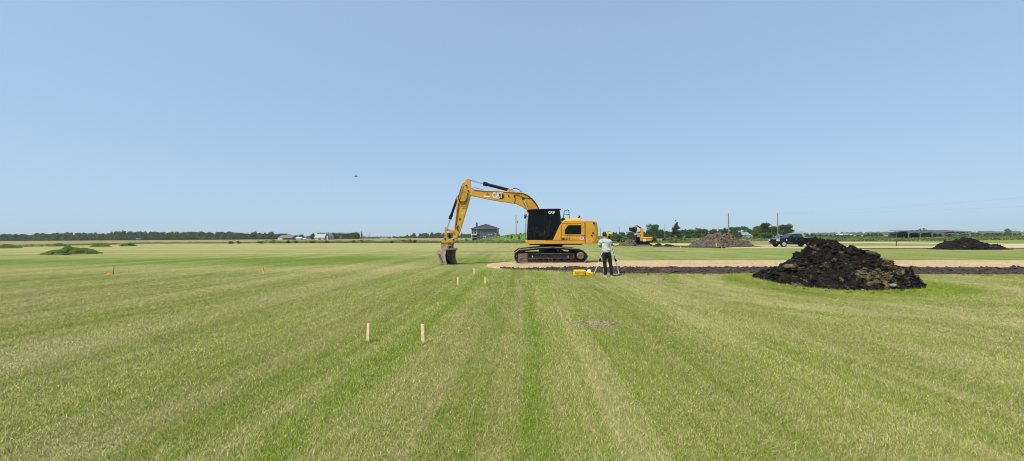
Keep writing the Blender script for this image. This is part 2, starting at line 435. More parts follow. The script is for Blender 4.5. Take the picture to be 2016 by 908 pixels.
tn = mixc(nt, 1.0, ga.outputs[0], (1.03, 1.37, 1.74), 'MULTIPLY')
nt.links.new(tn, bg.inputs['Color']); bg.inputs['Strength'].default_value = .15
sl = bpy.data.lights.new('sun', 'SUN'); sl.energy = 2.3; sl.angle = R(.6); sl.color = (1, .955, .88)
so = bpy.data.objects.new('sun', sl); COL.objects.link(so)
so.rotation_euler = (-SUN).to_track_quat('-Z', 'Y').to_euler(); so.location = (0, 0, 50)
scene.view_settings.view_transform = 'Standard'; scene.view_settings.look = 'None'
scene.view_settings.exposure = 1.0; scene.view_settings.gamma = 1
scene.cycles.use_denoising = True; scene.cycles.filter_width = 1.05
scene.cycles.max_bounces = 6; scene.cycles.volume_bounces = 1; scene.cycles.diffuse_bounces = 3
scene.cycles.transparent_max_bounces = 8

hz = MB().bx(-4100, 4100, -400, 4100, -1.0, 14.0)
m = bpy.data.materials.new('haze_air'); m.use_nodes = True; nt = m.node_tree
nt.nodes.remove(nt.nodes['Principled BSDF'])
pv = nt.nodes.new('ShaderNodeVolumePrincipled'); pv.inputs['Density'].default_value = .00015
pv.inputs['Color'].default_value = (.96, .98, 1.0, 1); pv.inputs['Anisotropy'].default_value = .2
nt.links.new(pv.outputs[0], nt.nodes['Material Output'].inputs['Volume'])
hzo = hz.build('haze', m); tag(hzo, 'thin pale summer haze over the far fields', 'haze', kind='stuff')

# ================================================================== GROUND AND SHEETS
def sheet(name, pts, z, mat):
    mb = MB(); mb.poly([(x, y, z) for x, y in pts]); o = mb.build(name, mat)
    if o.data.polygons[0].normal.z < 0: o.data.flip_normals()
    return tag(o, kind='structure')
sheet('ground', [(-4000, -300), (4000, -300), (4000, 4000), (-4000, 4000)], -.008, M['rough'])
LAWN_EDGE = [(-230, 60), (-150, 68), (-101, 77), (-106, 92), (-114, 121), (-77, 116), (-38, 108), (-1, 92), (20, 84), (45, 82), (60, 88), (62, 96)]
lawn_pts = [(-230, -60), (400, -60), (400, 34), (150, 45), (90, 62), (78, 72)] + LAWN_EDGE[::-1]
sheet('lawn', lawn_pts, 0.0, M['lawn'])
sheet('crop_field', [(-900, 130), (-114, 128), (-30, 124), (60, 180), (60, 560), (-900, 520)], -.002, M['crop'])
sheet('far_field', [(120, 130), (900, 130), (1500, 1400), (260, 1400)], -.003, M['green_crop'])
sheet('yellow_field', [(-2500, 700), (-200, 640), (-100, 1500), (-2500, 1500)], -.002, M['crop'])
sheet('stubble_field', [(330, 620), (2500, 560), (2600, 760), (330, 860)], -.001, M['crop'])

# ---- near gravel drive (raised pad with a rounded end)
def drive_edges(x):
    yn = 18.45 - .088*x; yf = 24.15 - .080*x
    x0, x1 = -1.38, 2.9
    if x < x1:
        t = max(0, (x - x0)/(x1 - x0)); k = math.sqrt(max(0, 1-(1-t)**2))
        mid = (yn+yf)/2 - .75*(1-t); h = (yf-yn)/2*k
        yn, yf = mid-h, mid+h
    return yn, yf
def grid_obj(name, rows, mat, smooth=True, parent=None):
    nr, nc = len(rows), len(rows[0])
    V = np.array(rows, dtype=float).reshape(-1, 3)
    i = np.arange(nr-1)[:, None]*nc + np.arange(nc-1)[None, :]
    FA = np.stack([i, i+nc, i+nc+1, i+1], -1).reshape(-1, 4)
    o = np_obj(name, V, FA, mat, parent, smooth)
    me = o.data
    if sum(p.normal.z for p in list(me.polygons)[:50]) < 0: me.flip_normals()
    return o
rows = []
xs = list(np.concatenate([np.linspace(-1.37, 2.9, 60), np.linspace(3.0, 60, 420)]))
for x in xs:
    yn, yf = drive_edges(x); row = []
    for t in np.linspace(0, 1, 44):
        e = min(t, 1-t); hh = (yf-yn)
        jit = .10*mnoise.noise(Vector((x*1.3, t > .5, 0)))*(1 if e < .04 else 0)
        y = yn + t*hh + jit
        d = e*hh
        z = -.01 + .13*min(1, d/.35)**.7 + .016*mnoise.fractal(Vector((x*.9, y*1.6, 0)), 1, 2, 4) * min(1, d/.3)
        row.append((x, y, z))
    rows.append(row)
tag(grid_obj('gravel_drive', rows, M['gravel']), kind='structure')

# ---- rough stripped-soil bank along the drive
BX = [-.2, .5, 1.0, 2.0, 2.7, 3.3, 4.9, 10.2, 19.5, 30, 60]; BY = [18.62, 18.3, 17.9, 17.4, 16.95, 16.4, 15.8, 15.3, 14.55, 13.7, 11.4]
def bank_bottom(x): return float(np.interp(x, BX, BY))
def bank_z(x, y):
    yn = drive_edges(x)[0] + .28; yb = bank_bottom(x); yb += .22*mnoise.noise(Vector((x*1.5, 3, 0))) + .12*mnoise.noise(Vector((x*5, 7, 0)))
    wd = yn-yb; t = min(1, max(0, (y-yb)/max(wd, .05)))
    env = min(1, t/.15)*min(1, (1-t)/.10); ridge = .12*min(1, wd/1.6)
    k = min(1, wd/1.0)
    f1 = mnoise.fractal(Vector((x*2.4, y*2.8, 1)), .8, 2, 5); f2 = 1-2*abs(mnoise.noise(Vector((x*6, y*7, 2)))); f3 = mnoise.noise(Vector((x*17, y*17, 5)))
    return -.03 + env*(.045 + ridge*t + k*(.05*f1 + .035*f2 + .022*f3))
rows = []
for x in np.linspace(-.2, 60, 1500):
    yn = drive_edges(x)[0] + .28; yb = bank_bottom(x) + .22*mnoise.noise(Vector((x*1.5, 3, 0))) + .12*mnoise.noise(Vector((x*5, 7, 0)))
    rows.append([(x, yb+t*(yn-yb), bank_z(x, yb+t*(yn-yb))) for t in np.linspace(0, 1, 44)])
bank = tag(grid_obj('soil_bank', rows, M['bank_soil'], smooth=False), kind='structure')

def lumps(n, posfn, sizefn, flat=.7, seed=1, jit=.28):
    rg = np.random.default_rng(seed)
    t = (1+5**.5)/2
    ico = np.array([(-1,t,0),(1,t,0),(-1,-t,0),(1,-t,0),(0,-1,t),(0,1,t),(0,-1,-t),(0,1,-t),(t,0,-1),(t,0,1),(-t,0,-1),(-t,0,1)], float)
    ico /= np.linalg.norm(ico[0])
    fa = [(0,11,5),(0,5,1),(0,1,7),(0,7,10),(0,10,11),(1,5,9),(5,11,4),(11,10,2),(10,7,6),(7,1,8),(3,9,4),(3,4,2),(3,2,6),(3,6,8),(3,8,9),(4,9,5),(2,4,11),(6,2,10),(8,6,7),(9,8,1)]
    # one subdivision
    vs = [tuple(v) for v in ico]; cache = {}; nf = []
    def mid(a, b):
        k = (min(a, b), max(a, b))
        if k not in cache:
            v = (np.array(vs[a])+np.array(vs[b]))/2; v /= np.linalg.norm(v); vs.append(tuple(v)); cache[k] = len(vs)-1
        return cache[k]
    for a, b_, c in fa:
        ab, bc, ca = mid(a, b_), mid(b_, c), mid(c, a); nf += [(a, ab, ca), (b_, bc, ab), (c, ca, bc), (ab, bc, ca)]
    base = np.array(vs); nf = np.array(nf); VV = []; FF = []
    for i in range(n):
        p = posfn(rg); s = sizefn(rg)
        k = base*(1+rg.uniform(-jit, jit, (len(base), 1)))
        sc = s*np.array([rg.uniform(.8, 1.5), rg.uniform(.7, 1.2), flat*rg.uniform(.7, 1.2)])
        a = rg.uniform(0, 6.28); c_, s_ = math.cos(a), math.sin(a)
        k = k*sc; k = np.stack([k[:, 0]*c_-k[:, 1]*s_, k[:, 0]*s_+k[:, 1]*c_, k[:, 2]], 1) + np.array(p)
        FF.append(nf + i*len(base)); VV.append(k)
    return np.concatenate(VV), np.concatenate(FF)
def bank_pos(rg):
    x = rg.uniform(-.6, 30); yn = drive_edges(x)[0]+.20; yb = bank_bottom(x) if x > -.2 else yn-.15; t = rg.beta(1.0, 1.0)
    y = yb-.15+t*(yn-yb+.15)
    return (x, y, max(.0, bank_z(max(x, -.2), y))+.008)
V, FA = lumps(9000, bank_pos, lambda rg: .008+.042*rg.random()**4, .8, 5)
tag(np_obj('soil_clods', V, FA, M['bank_soil']), 'small dark clods scattered along the stripped soil bank', 'soil clods', kind='stuff')
V, FA = lumps(260, lambda rg: (lambda x: (x, drive_edges(x)[0]+rg.uniform(.1, 5), .12))(rg.uniform(0, 30)), lambda rg: .012+.02*rg.random(), .7, 6)
tag(np_obj('gravel_stones', V, FA, M['stone']), 'loose pale stones on the near gravel drive', 'gravel', kind='stuff')

# ---- distant drives
sheet('far_gravel_drive', [G(1430, 488.6), G(1600, 488.2), G(1800, 488.0), G(1990, 488.3), G(2200, 488.6), G(2200, 478.5), G(1975, 480.2), G(1960, 484.2), G(1860, 485.2), G(1700, 485.2), G(1600, 485.4), G(1450, 486.4)], .004, M['fargravel'])
sheet('back_gravel_road', [G(1468, 475.8), G(1600, 477.6), G(1740, 478.9), G(1975, 481.5), G(1975, 479.3), G(1740, 476.9), G(1600, 475.7), G(1480, 474.3)], .008, M['fargravel'])
sheet('bare_strip', [G(1195, 482.4), G(1352, 483.2), G(1365, 479.6), G(1195, 479.8)], .006, M['bank_soil' if False else 'fargravel'])
sheet('bare_yard', [G(1480, 484.6), G(1530, 486.2), G(1602, 486.2), G(1595, 481.8), G(1480, 482.2)], .0055, m_field('worn_yard', (.30, .26, .14), (.38, .33, .19), (.30, .30, .12), .5, .8))
# narrow edge of dark soil along the second drive and the shallow trench across the lawn
def strip_mesh(name, pts, wd, hgt, mat, n=260, seed=0, kind='structure'):
    pts = [Vector((p[0], p[1], 0)) for p in pts]; rows = []
    L = [0]
    for a, b_ in zip(pts[:-1], pts[1:]): L.append(L[-1]+(b_-a).length)
    for s in np.linspace(0, L[-1], n):
        k = max(i for i in range(len(L)-1) if L[i] <= s+1e-6); t = (s-L[k])/(L[k+1]-L[k])
        p = pts[k].lerp(pts[k+1], t); d = (pts[k+1]-pts[k]).normalized(); nn = Vector((-d.y, d.x, 0))
        row = []
        for u in np.linspace(-1, 1, 9):
            q = p + nn*u*wd/2*(1+.35*mnoise.noise(Vector((s*.8, seed, u*2))))
            z = -.02 + hgt*(1-u*u)*(.6+.5*abs(mnoise.noise(Vector((s*1.7, u*2, seed))))) + (.03 if abs(u) < 1 else 0)
            row.append((q.x, q.y, z))
        rows.append(row)
    return tag(grid_obj(name, rows, mat, smooth=False), kind=kind)
strip_mesh('soil_edge', [G(1590, 489.6), G(1800, 489.6), G(2100, 489.6)], 1.1, .09, M['bank_soil'], seed=2)
strip_mesh('soil_edge', [G(1290, 486.0), G(1350, 487.0), G(1420, 488.6)], 2.0, .22, M['bank_soil'], seed=4)
strip_mesh('trench_line', [G(893, 496.3), G(1000, 496.2), G(1012, 496.2)], .13, .03, M['bank_soil'], seed=3)
strip_mesh('trench_line', [G(1258, 495.6), G(1350, 495.3)], .10, .012, M['bank_soil'], seed=5)
strip_mesh('trench_line', [G(1160, 496.0), G(1215, 495.8)], .08, .012, M['bank_soil'], seed=6)
strip_mesh('worn_line', [G(0, 503.4), G(60, 502.2), G(125, 501.4)], .16, .02, M['bank_soil'], seed=9)

# ---- grassy bank behind (the house stands in it)
def crest(x):
    return float(np.interp(x, [-20, -12.5, -8, -5, 0, 6, 14, 30, 40, 60], [0, .35, 1.1, 1.7, 2.2, 2.65, 2.6, 1.7, .8, 0]))
rows = []
for x in np.linspace(-22, 62, 120):
    row = []
    for y in np.linspace(93, 185, 70):
        t = min(1, max(0, (y-97)/42)); t = t*t*(3-2*t); u = min(1, max(0, (185-y)/25))
        z = -.06 + crest(x)*t*u + .10*mnoise.fractal(Vector((x*.3, y*.3, 0)), 1, 2, 3)*min(t*6, 1)
        row.append((x, y, z))
    rows.append(row)
tag(grid_obj('hill', rows, M['berm']), kind='structure')

# ================================================================== GRASS BLADES
PILE_C = (10.75, 13.0)
def pile_r(a):   # footprint radius by angle, metres
    ks = np.array([-180, -150, -128, -116, -94, -63, -35, -10, 20, 60, 90, 130, 160, 180])
    rs = np.array([2.15, 2.6, 2.85, 2.75, 2.4, 2.3, 2.15, 2.3, 2.2, 2.2, 2.4, 2.4, 2.2, 2.15])
    return np.interp(np.degrees(a), ks, rs)
def blades():
    rg = RNG
    def sample(n, y0, y1, pw):
        u = rg.random(n); k = 2-pw
        Y = (y0**k + u*(y1**k-y0**k))**(1/k)
        X = rg.uniform(-1.42, 1.42, n)*(Y+.4); side = rg.random(n) < .27
        X[side] = (np.sign(rg.random(n)-.5)*(1.42*(Y+.4)+rg.random(n)*5.5))[side]
        return X, Y
    X, Y = sample(1750000, 1.3, 30, 1.62)
    # taller grass round the foot of the heap and along the bank
    a = rg.uniform(-math.pi, math.pi, 26000); rr = pile_r(a)+np.abs(rg.normal(0, .30, 26000))-.05
    X2 = PILE_C[0]+np.cos(a)*rr; Y2 = PILE_C[1]+np.sin(a)*rr
    X3 = rg.uniform(-.5, 24, 24000); Y3 = np.interp(X3, BX, BY) - np.abs(rg.normal(0, .22, 24000)) + .12
    # tufts: at the foot of each near peg and scattered weeds missed by the mower
    cx = list(rg.uniform(-9, 12, 70)); cy = list(rg.uniform(2.6, 13, 70))
    for p_ in ((723.5, 673.5), (832.5, 676), (901, 563.5), (955, 561), (933.5, 541)):
        gx, gy = G(*p_); cx += [gx-.02, gx+.03]; cy += [gy-.01, gy+.02]
    cx = np.repeat(np.array(cx), 110); cy = np.repeat(np.array(cy), 110)
    XT = cx+rg.normal(0, .045, len(cx)); YT = cy+rg.normal(0, .045, len(cx))
    tall = np.concatenate([np.zeros(len(X)), np.ones(len(X2)), np.ones(len(X3))*.5, np.ones(len(XT))*.55])
    X = np.concatenate([X, X2, X3, XT]); Y = np.concatenate([Y, Y2, Y3, YT])
    ang = np.arctan2(Y-PILE_C[1], X-PILE_C[0]); inside = np.hypot(X-PILE_C[0], Y-PILE_C[1]) < pile_r(ang)-.25
    yb = np.interp(X, BX, BY); inbank = (X > -.1) & (Y > yb+.15)
    indrive = (X > -1.3) & (X <= -.1) & (Y > 18.5) & (Y < 24.2)
    keep = ~(inside | inbank | indrive) | ((tall > 0) & ~inside & (Y < yb+.35))
    px_, py_ = G(1175, 638); keep &= ~((((X-px_)/.34)**2+((Y-py_)/.27)**2 < 1) & (RNG.random(len(X)) < .80))
    keep &= (RNG.random(len(X)) < np.clip((30-Y)/18, 0, 1)**1.3) | (tall > 0)
    X, Y, tall = X[keep], Y[keep], tall[keep]; n = len(X)
    lod = np.clip(Y/3.2, .8, 4.2)
    h = rg.uniform(.014, .034, n)*(1+2.6*tall*rg.random(n))
    wd = rg.uniform(.0014, .0025, n)*lod**.85
    yaw = rg.uniform(0, 2*math.pi, n)
    lean = np.abs(rg.normal(.6, .5, n)); flat = rg.random(n) < .16
    lean[flat] = rg.uniform(1.2, 2.2, flat.sum())
    dirx, diry = np.cos(yaw), np.sin(yaw)
    # lie of the mower passes
    pas = np.sin((X-.045*Y)*2.4); diry = diry + .55*pas; nn = np.hypot(dirx, diry)+1e-6; dirx /= nn; diry /= nn
    sx, sy = -diry, dirx
    ph = rg.uniform(0, 6.28, n); sx, sy = np.cos(ph), np.sin(ph)
    V = np.zeros((n, 5, 3), np.float32)
    for k, (t, ww) in enumerate(((0, 1), (.55, .8))):
        ox = dirx*lean*h*t*t; oy = diry*lean*h*t*t; oz = h*t*np.where(flat, .45, 1)
        V[:, 2*k, 0] = X+ox-sx*wd*ww; V[:, 2*k, 1] = Y+oy-sy*wd*ww; V[:, 2*k, 2] = oz-.002
        V[:, 2*k+1, 0] = X+ox+sx*wd*ww; V[:, 2*k+1, 1] = Y+oy+sy*wd*ww; V[:, 2*k+1, 2] = oz-.002
    V[:, 4, 0] = X+dirx*lean*h; V[:, 4, 1] = Y+diry*lean*h; V[:, 4, 2] = h*np.where(flat, .4, 1)
    b = np.arange(n)[:, None]*5
    T = np.concatenate([b+np.array([[0, 1, 3]]), b+np.array([[0, 3, 2]]), b+np.array([[2, 3, 4]])], 1).reshape(-1, 3)
    r1 = np.repeat(rg.random(n), 5); r2 = np.repeat(rg.random(n), 5)
    o = np_obj('grass', V.reshape(-1, 3), T, M['blade'], attr={'rnd': ('POINT', r1), 'rnd2': ('POINT', r2)})
    return tag(o, 'short mown lawn grass with dry cut blades in the foreground', 'grass', kind='stuff')
blades()
# bare scalped patches
def patch(px, py, rx, ry, seed, n=100):
    x, y = G(px, py); pts = []
    V, FA = lumps(n, lambda rg: (x+rg.normal(0, rx*.6), y+rg.normal(0, ry*.6), .008), lambda rg: .005+.011*rg.random(), .5, seed)
    tag(np_obj('bare_patch', V, FA, m_patch), 'dry bare patch of clipped grass and soil', 'bare patch', 'bare patches worn in the lawn', kind='stuff')
m_patch = m_soil('bare_lawn_soil', (.28, .20, .12), (.42, .31, .20), (.52, .42, .28))
patch(1175, 638, .34, .34, 21, 420); patch(1425, 572, .45, .25, 22, 200)

# ================================================================== SOIL HEAPS
def heap(name, label, c, prof, hfun, mat, group=None, nr=90, na=220, amp=.16, fs=2.2, clods=(900, .03, .12), seed=1, extra=None):
    root = empty(name, (c[0], c[1], 0), label, 'dirt pile', group)
    def surf(a, t):
        r = prof(a)*t
        x, y = r*math.cos(a), r*math.sin(a)
        z = hfun(x, y, t)
        e = min(1, (1-t)*6)
        nz = mnoise.fractal(Vector((x*fs+seed, y*fs, seed)), .75, 2.1, 6)
        rid = 1-abs(mnoise.noise(Vector((x*fs*.9, y*fs*.9, z*fs+seed*3))))*2
        z2 = z + amp*e*(nz*.9 + rid*.45 - .2)
        z2 += amp*.22*e*mnoise.noise(Vector((x*fs*5, y*fs*5, seed)))
        nx = mnoise.noise(Vector((x*3+9, y*3, z*3)))*amp*.7*e; ny = mnoise.noise(Vector((x*3, y*3+9, z*3)))*amp*.7*e
        return x+nx, y+ny, z2-.03
    rows = []
    for j in range(nr+1):
        t = j/nr; rows.append([surf(2*math.pi*i/na-math.pi, t) for i in range(na+1)])
    heapo = grid_obj('heap', rows, mat, smooth=False, parent=root)
    n, s0, s1 = clods
    def pos(rg):
        a = rg.uniform(-math.pi, math.pi); t = rg.random()**.5*1.10
        x, y, z = surf(a, min(t, 1.0)); k = t if t > 1 else 1
        return (x*k, y*k, max(z, .0)+.01)
    V, FA = lumps(n, pos, lambda rg: s0+(s1-s0)*rg.random()**3, .75, seed+40, .42)
    tag(np_obj('clods', V, FA, mat, root), kind='stuff')
    if extra: extra(root, surf)
    return root

def h_near(x, y, t):
    # ridge traced along the heap: low foot on the left, steep crown, notched right shoulder and a long low tail
    zr = float(np.interp(x, [-2.6, -2.1, -1.53, -.95, -.72, -.55, -.38, .10, .50, .95, 1.22, 1.38, 1.55, 1.85, 2.25], [.02, .18, .42, .64, .88, 1.30, 1.44, 1.38, 1.22, 1.04, .92, .66, .40, .22, .04]))
    yr = float(np.interp(x, [-2.5, 0, 1, 2.2], [.5, .1, -.05, -.6]))
    dy = y-yr; wdt = 2.75+.2*math.sin(x*2) if dy < 0 else 2.1
    k = max(0, 1-abs(dy)/wdt)
    return max(zr*k**1.1, .24*k**.4*min(1, (1-t)*2.2))*min(1, (1-t)*7)**.6
def near_extra(root, surf):
    rg = random.Random(4)
    spots = [(-1.25, .05, .22, 't'), (-.2, -1.7, .34, 't'), (.1, -1.9, .30, 't'), (1.1, -.75, .26, 't'), (.75, -1.35, .34, 't'), (1.15, -1.6, .22, 't'), (-2.1, -1.3, .14, 't')]
    def tp_(g):
        x, y, s, _ = spots[int(g.random()*len(spots))]
        xx = x+g.normal(0, s*.55); yy = y+g.normal(0, s*.38)
        return (xx, yy, hz_(xx, yy)+g.uniform(.0, .06))
    V, FA = lumps(420, tp_, lambda g: .010+.034*g.random()**2, .6, 71, .5)
    tag(np_obj('turf_sods', V, FA, M['turf'], root), kind='stuff')
    V, FA = lumps(46, lambda g: (lambda a, t: (lambda x, y: (x, y, hz_(x, y)+.03))(math.cos(a)*t*float(pile_r(a)), math.sin(a)*t*float(pile_r(a))))(g.uniform(-math.pi, math.pi), g.uniform(.1, .86)), lambda g: .045+.075*g.random(), .8, 33, .5)
    tag(np_obj('big_clods', V, FA, M['soil'], root), kind='stuff')
    for i, (x, y, s) in enumerate(((-1.32, .0, .23), (1.12, -.3, .20), (1.30, -.62, .19), (-2.2, -1.45, .12))):
        V, FA = lumps(3, (lambda x, y, s: lambda g: (x+g.normal(0, s*.25), y+g.normal(0, s*.2), hz_(x, y)+s*.30))(x, y, s), (lambda s: lambda g: s*.72)(s), .6, 120+i, .30)
        np_obj('turf_sod', V, FA, M['turf'], root)
    st = [(.35, -1.75, .08), (-.1, -2.25, .09), (-.35, -1.0, .03), (.7, -1.3, .03), (-1.0, -2.3, .05)]
    for i, (x, y, s) in enumerate(st):
        V, FA = lumps(1, lambda g: (x, y, hz_(x, y)+s*.8), lambda g: s*.75, .7, 90+i, .12)
        np_obj('stone', V, FA, M['stone'], root)
def hz_(x, y):
    a = math.atan2(y, x); t = min(.97, math.hypot(x, y)/float(pile_r(a))); return h_near(x, y, t)
def m_turfy():
    m, nt, b = new_mat('topsoil_with_turf')
    geo = nt.nodes.new('ShaderNodeNewGeometry')
    f = noise_(nt, geo.outputs['Position'], 6, 8, .72)
    c = ramp(nt, f, [(.3, (.005, .004, .0038)), (.5, (.013, .010, .0085)), (.64, (.026, .020, .016)), (.82, (.07, .052, .038))])
    t = ramp(nt, noise_(nt, geo.outputs['Position'], 9, 6, .7), [(.3, (.03, .022, .012)), (.5, (.12, .095, .045)), (.7, (.24, .19, .10))])
    spots = [(9.5, 13.0, .6, .34), (10.6, 11.2, .35, .50), (11.8, 12.3, .45, .48), (11.6, 11.6, .25, .45)]
    acc = None
    for x, y, z, r in spots:
        vm = nt.nodes.new('ShaderNodeVectorMath'); vm.operation = 'DISTANCE'; nt.links.new(geo.outputs['Position'], vm.inputs[0]); vm.inputs[1].default_value = (x, y, z)
        k = math_(nt, 'SUBTRACT', 1.0, math_(nt, 'DIVIDE', vm.outputs['Value'], r), True)
        acc = k if acc is None else math_(nt, 'MAXIMUM', acc, k)
    msk = math_(nt, 'MULTIPLY', math_(nt, 'ADD', acc, math_(nt, 'MULTIPLY', math_(nt, 'SUBTRACT', noise_(nt, geo.outputs['Position'], 4.5, 5, .65), .56), 2.2)), 3.0, True)
    nt.links.new(mixc(nt, msk, c, t), b.inputs['Base Color']); b.inputs['Roughness'].default_value = .92; b.inputs['Specular IOR Level'].default_value = .12
    bump(nt, b, noise_(nt, geo.outputs['Position'], 30, 6, .7), .8, .03)
    return m
M['turfy'] = m_turfy()
heap('dirt_pile', 'large heap of black topsoil and torn turf on the lawn, nearest of the heaps', PILE_C, lambda a: float(pile_r(a)), h_near, M['turfy'],
     nr=170, na=460, amp=.20, fs=2.9, clods=(5200, .010, .055), seed=3, extra=near_extra)

# brown clay heap by the far digger
cB = G(1420, 486.5); cB = (GX(1418, 54.5), 54.5)
def hB(x, y, t):
    zr = float(np.interp(x, [-4.9, -3.45, -2.4, -1.5, -.2, 1.1, 1.95, 3.0, 4.1, 5.0], [.02, .70, 1.30, 1.82, 1.98, 1.90, 1.42, .92, .38, .04]))
    return max(0, zr*max(0, 1-abs(y)/3.1)**.95)*min(1, (1-t)*6)**.5
heap('dirt_pile', 'wide brown clay heap behind a short peg beside the distant digger', cB, lambda a: 4.6*2.9/math.hypot(2.9*math.cos(a), 4.6*math.sin(a))*(1+.12*math.sin(3*a+1)), hB, M['brown_soil'],
     nr=120, na=320, amp=.34, fs=1.3, clods=(3600, .02, .085), seed=8)
# dark heap far right
cC = (GX(1905, 40.5), 40.5)
def hC(x, y, t):
    z = 1.22*max(0, 1-math.hypot((x+.4)/2.9, y/1.6))**.7
    z = max(z, .95*max(0, 1-math.hypot((x-.9)/1.6, y/1.3))**.7, .5*max(0, 1-math.hypot((x-2.7)/1.5, y/1.0))**.6)
    return z*min(1, (1-t)*6)**.5
def extraC(root, surf):
    V, FA = lumps(160, lambda g: (lambda x: (x, -.75+g.uniform(-.5, .2), .18+g.uniform(-.1, .16)))(g.choice([-1.6, .3, .9, 1.4])+g.normal(0, .22)), lambda g: .03+.09*g.random(), .5, 61, .35)
    tag(np_obj('turf_sods', V, FA, M['turf'], root), kind='stuff')
heap('dirt_pile', 'low black soil heap with a long tail at the far right beside the gravel', cC, lambda a: 3.75*1.75/math.hypot(1.75*math.cos(a), 3.75*math.sin(a)), hC, M['soil'],
     nr=100, na=300, amp=.27, fs=1.7, clods=(1700, .02, .07), seed=13, extra=extraC)
# spoil around the far digger
def hE(x, y, t): return 1.25*max(0, 1-math.hypot((x-.5)/2.9, y/1.8))**.8*min(1, (1-t)*6)**.5
heap('dirt_pile', 'brown spoil heap under the raised bucket of the distant digger', (GX(1242, 61.5), 61.5), lambda a: 3.0*1.8/math.hypot(1.8*math.cos(a), 3.0*math.sin(a)), hE, M['brown_soil'],
     nr=60, na=170, amp=.2, fs=1.3, clods=(900, .02, .08), seed=17)
for (px, Y, w_, h_, lab, sd) in ((1296, 59, .75, .42, 'small dark clod heap just right of the distant digger track', 19), (1316, 57, 1.1, .3, 'flat dark clod heap between the distant digger and the brown heap', 23)):
    heap('dirt_pile', lab, (GX(px, Y), Y), (lambda w_: lambda a: w_*(1-.3*abs(math.sin(a))))(w_), (lambda w_, h_: lambda x, y, t: h_*(1-t*t))(w_, h_), M['soil'], nr=20, na=60, amp=.12, fs=2, clods=(60, .04, .12), seed=sd)

# grass-grown mounds on the left
def leafquads(P3, size, rg, up=.0):
    n = len(P3)
    a = rg.normal(size=(n, 3)); a[:, 2] += up; a /= np.linalg.norm(a, axis=1, keepdims=True)
    b_ = rg.normal(size=(n, 3)); b_ -= (b_*a).sum(1, keepdims=True)*a; b_ /= np.linalg.norm(b_, axis=1, keepdims=True)
    s = (size*rg.uniform(.6, 1.4, n))[:, None]
    V = np.stack([P3-a*s-b_*s*.35, P3+a*s*.1-b_*s*.8, P3+a*s+b_*s*.1, P3-a*s*.1+b_*s*.8], 1).reshape(-1, 3)
    return V, (np.arange(n)[:, None]*4+np.arange(4)[None, :]), np.repeat(rg.random(n), 4)
def mound(px, Y, wd, ht, label, seed, leaf=M['leaf_light'], soil=.25):
    root = empty('mound', (GX(px, Y), Y, 0), label, 'mound', 'overgrown mounds at the lawn edge')
    rg = np.random.default_rng(seed); rows = []
    for j in range(21):
        t = j/20; row = []
        for i in range(61):
            a = 2*math.pi*i/60; x = wd*t*math.cos(a); y = wd*.6*t*math.sin(a)
            row.append((x, y, -.03+ht*.8*(1-t*t)*(.75+.8*mnoise.noise(Vector((x*1.1+seed, y*1.1, 0))))*min(1, (1-t)*4)))
        rows.append(row)
    grid_obj('soil', rows, M['soil'], False, root)
    n = int(5200*min(1.5, wd/2))
    a = rg.uniform(0, 6.28, n); t = rg.random(n)**.5
    x = wd*1.05*t*np.cos(a); y = wd*.65*t*np.sin(a)
    k = np.array([mnoise.noise(Vector((xx*1.3+seed, yy*1.3, 0))) for xx, yy in zip(x, y)])
    keep = k > -soil
    x, y, t = x[keep], y[keep], t[keep]
    z = np.array([ht*.8*(1-min(tt, 1)**2)*(.75+.8*mnoise.noise(Vector((xx*1.1+seed, yy*1.1, 0))))*min(1, (1-min(tt, 1))*4) for xx, yy, tt in zip(x, y, t)]) + rg.random(len(x))*.20*(1-.5*t)
    V, FA, r = leafquads(np.stack([x, y, z], 1), .045*max(1, Y/55), rg, 1.5)
    np_obj('weeds', V, FA, leaf, root, attr={'rnd': ('POINT', r)})
mound(142, 41, 2.65, .80, 'largest grassy soil mound on the lawn at far left', 1)
mound(128, 38.6, .42, .24, 'tiny bare black clod mound in front of the largest grassy mound', 2, soil=-.2)
mound(117, 85, 2.0, .62, 'flat grassy mound behind the largest one', 3, soil=.9)
mound(198, 78, 1.75, .68, 'rounded grassy mound right of the largest one', 4, soil=.9)
mound(252, 84, 1.6, .72, 'dark topped mound, rightmost of the overgrown mounds', 5, soil=.1)
mound(10, 70, 2.4, .62, 'grassy mound at the left edge of the picture', 6, soil=.9)

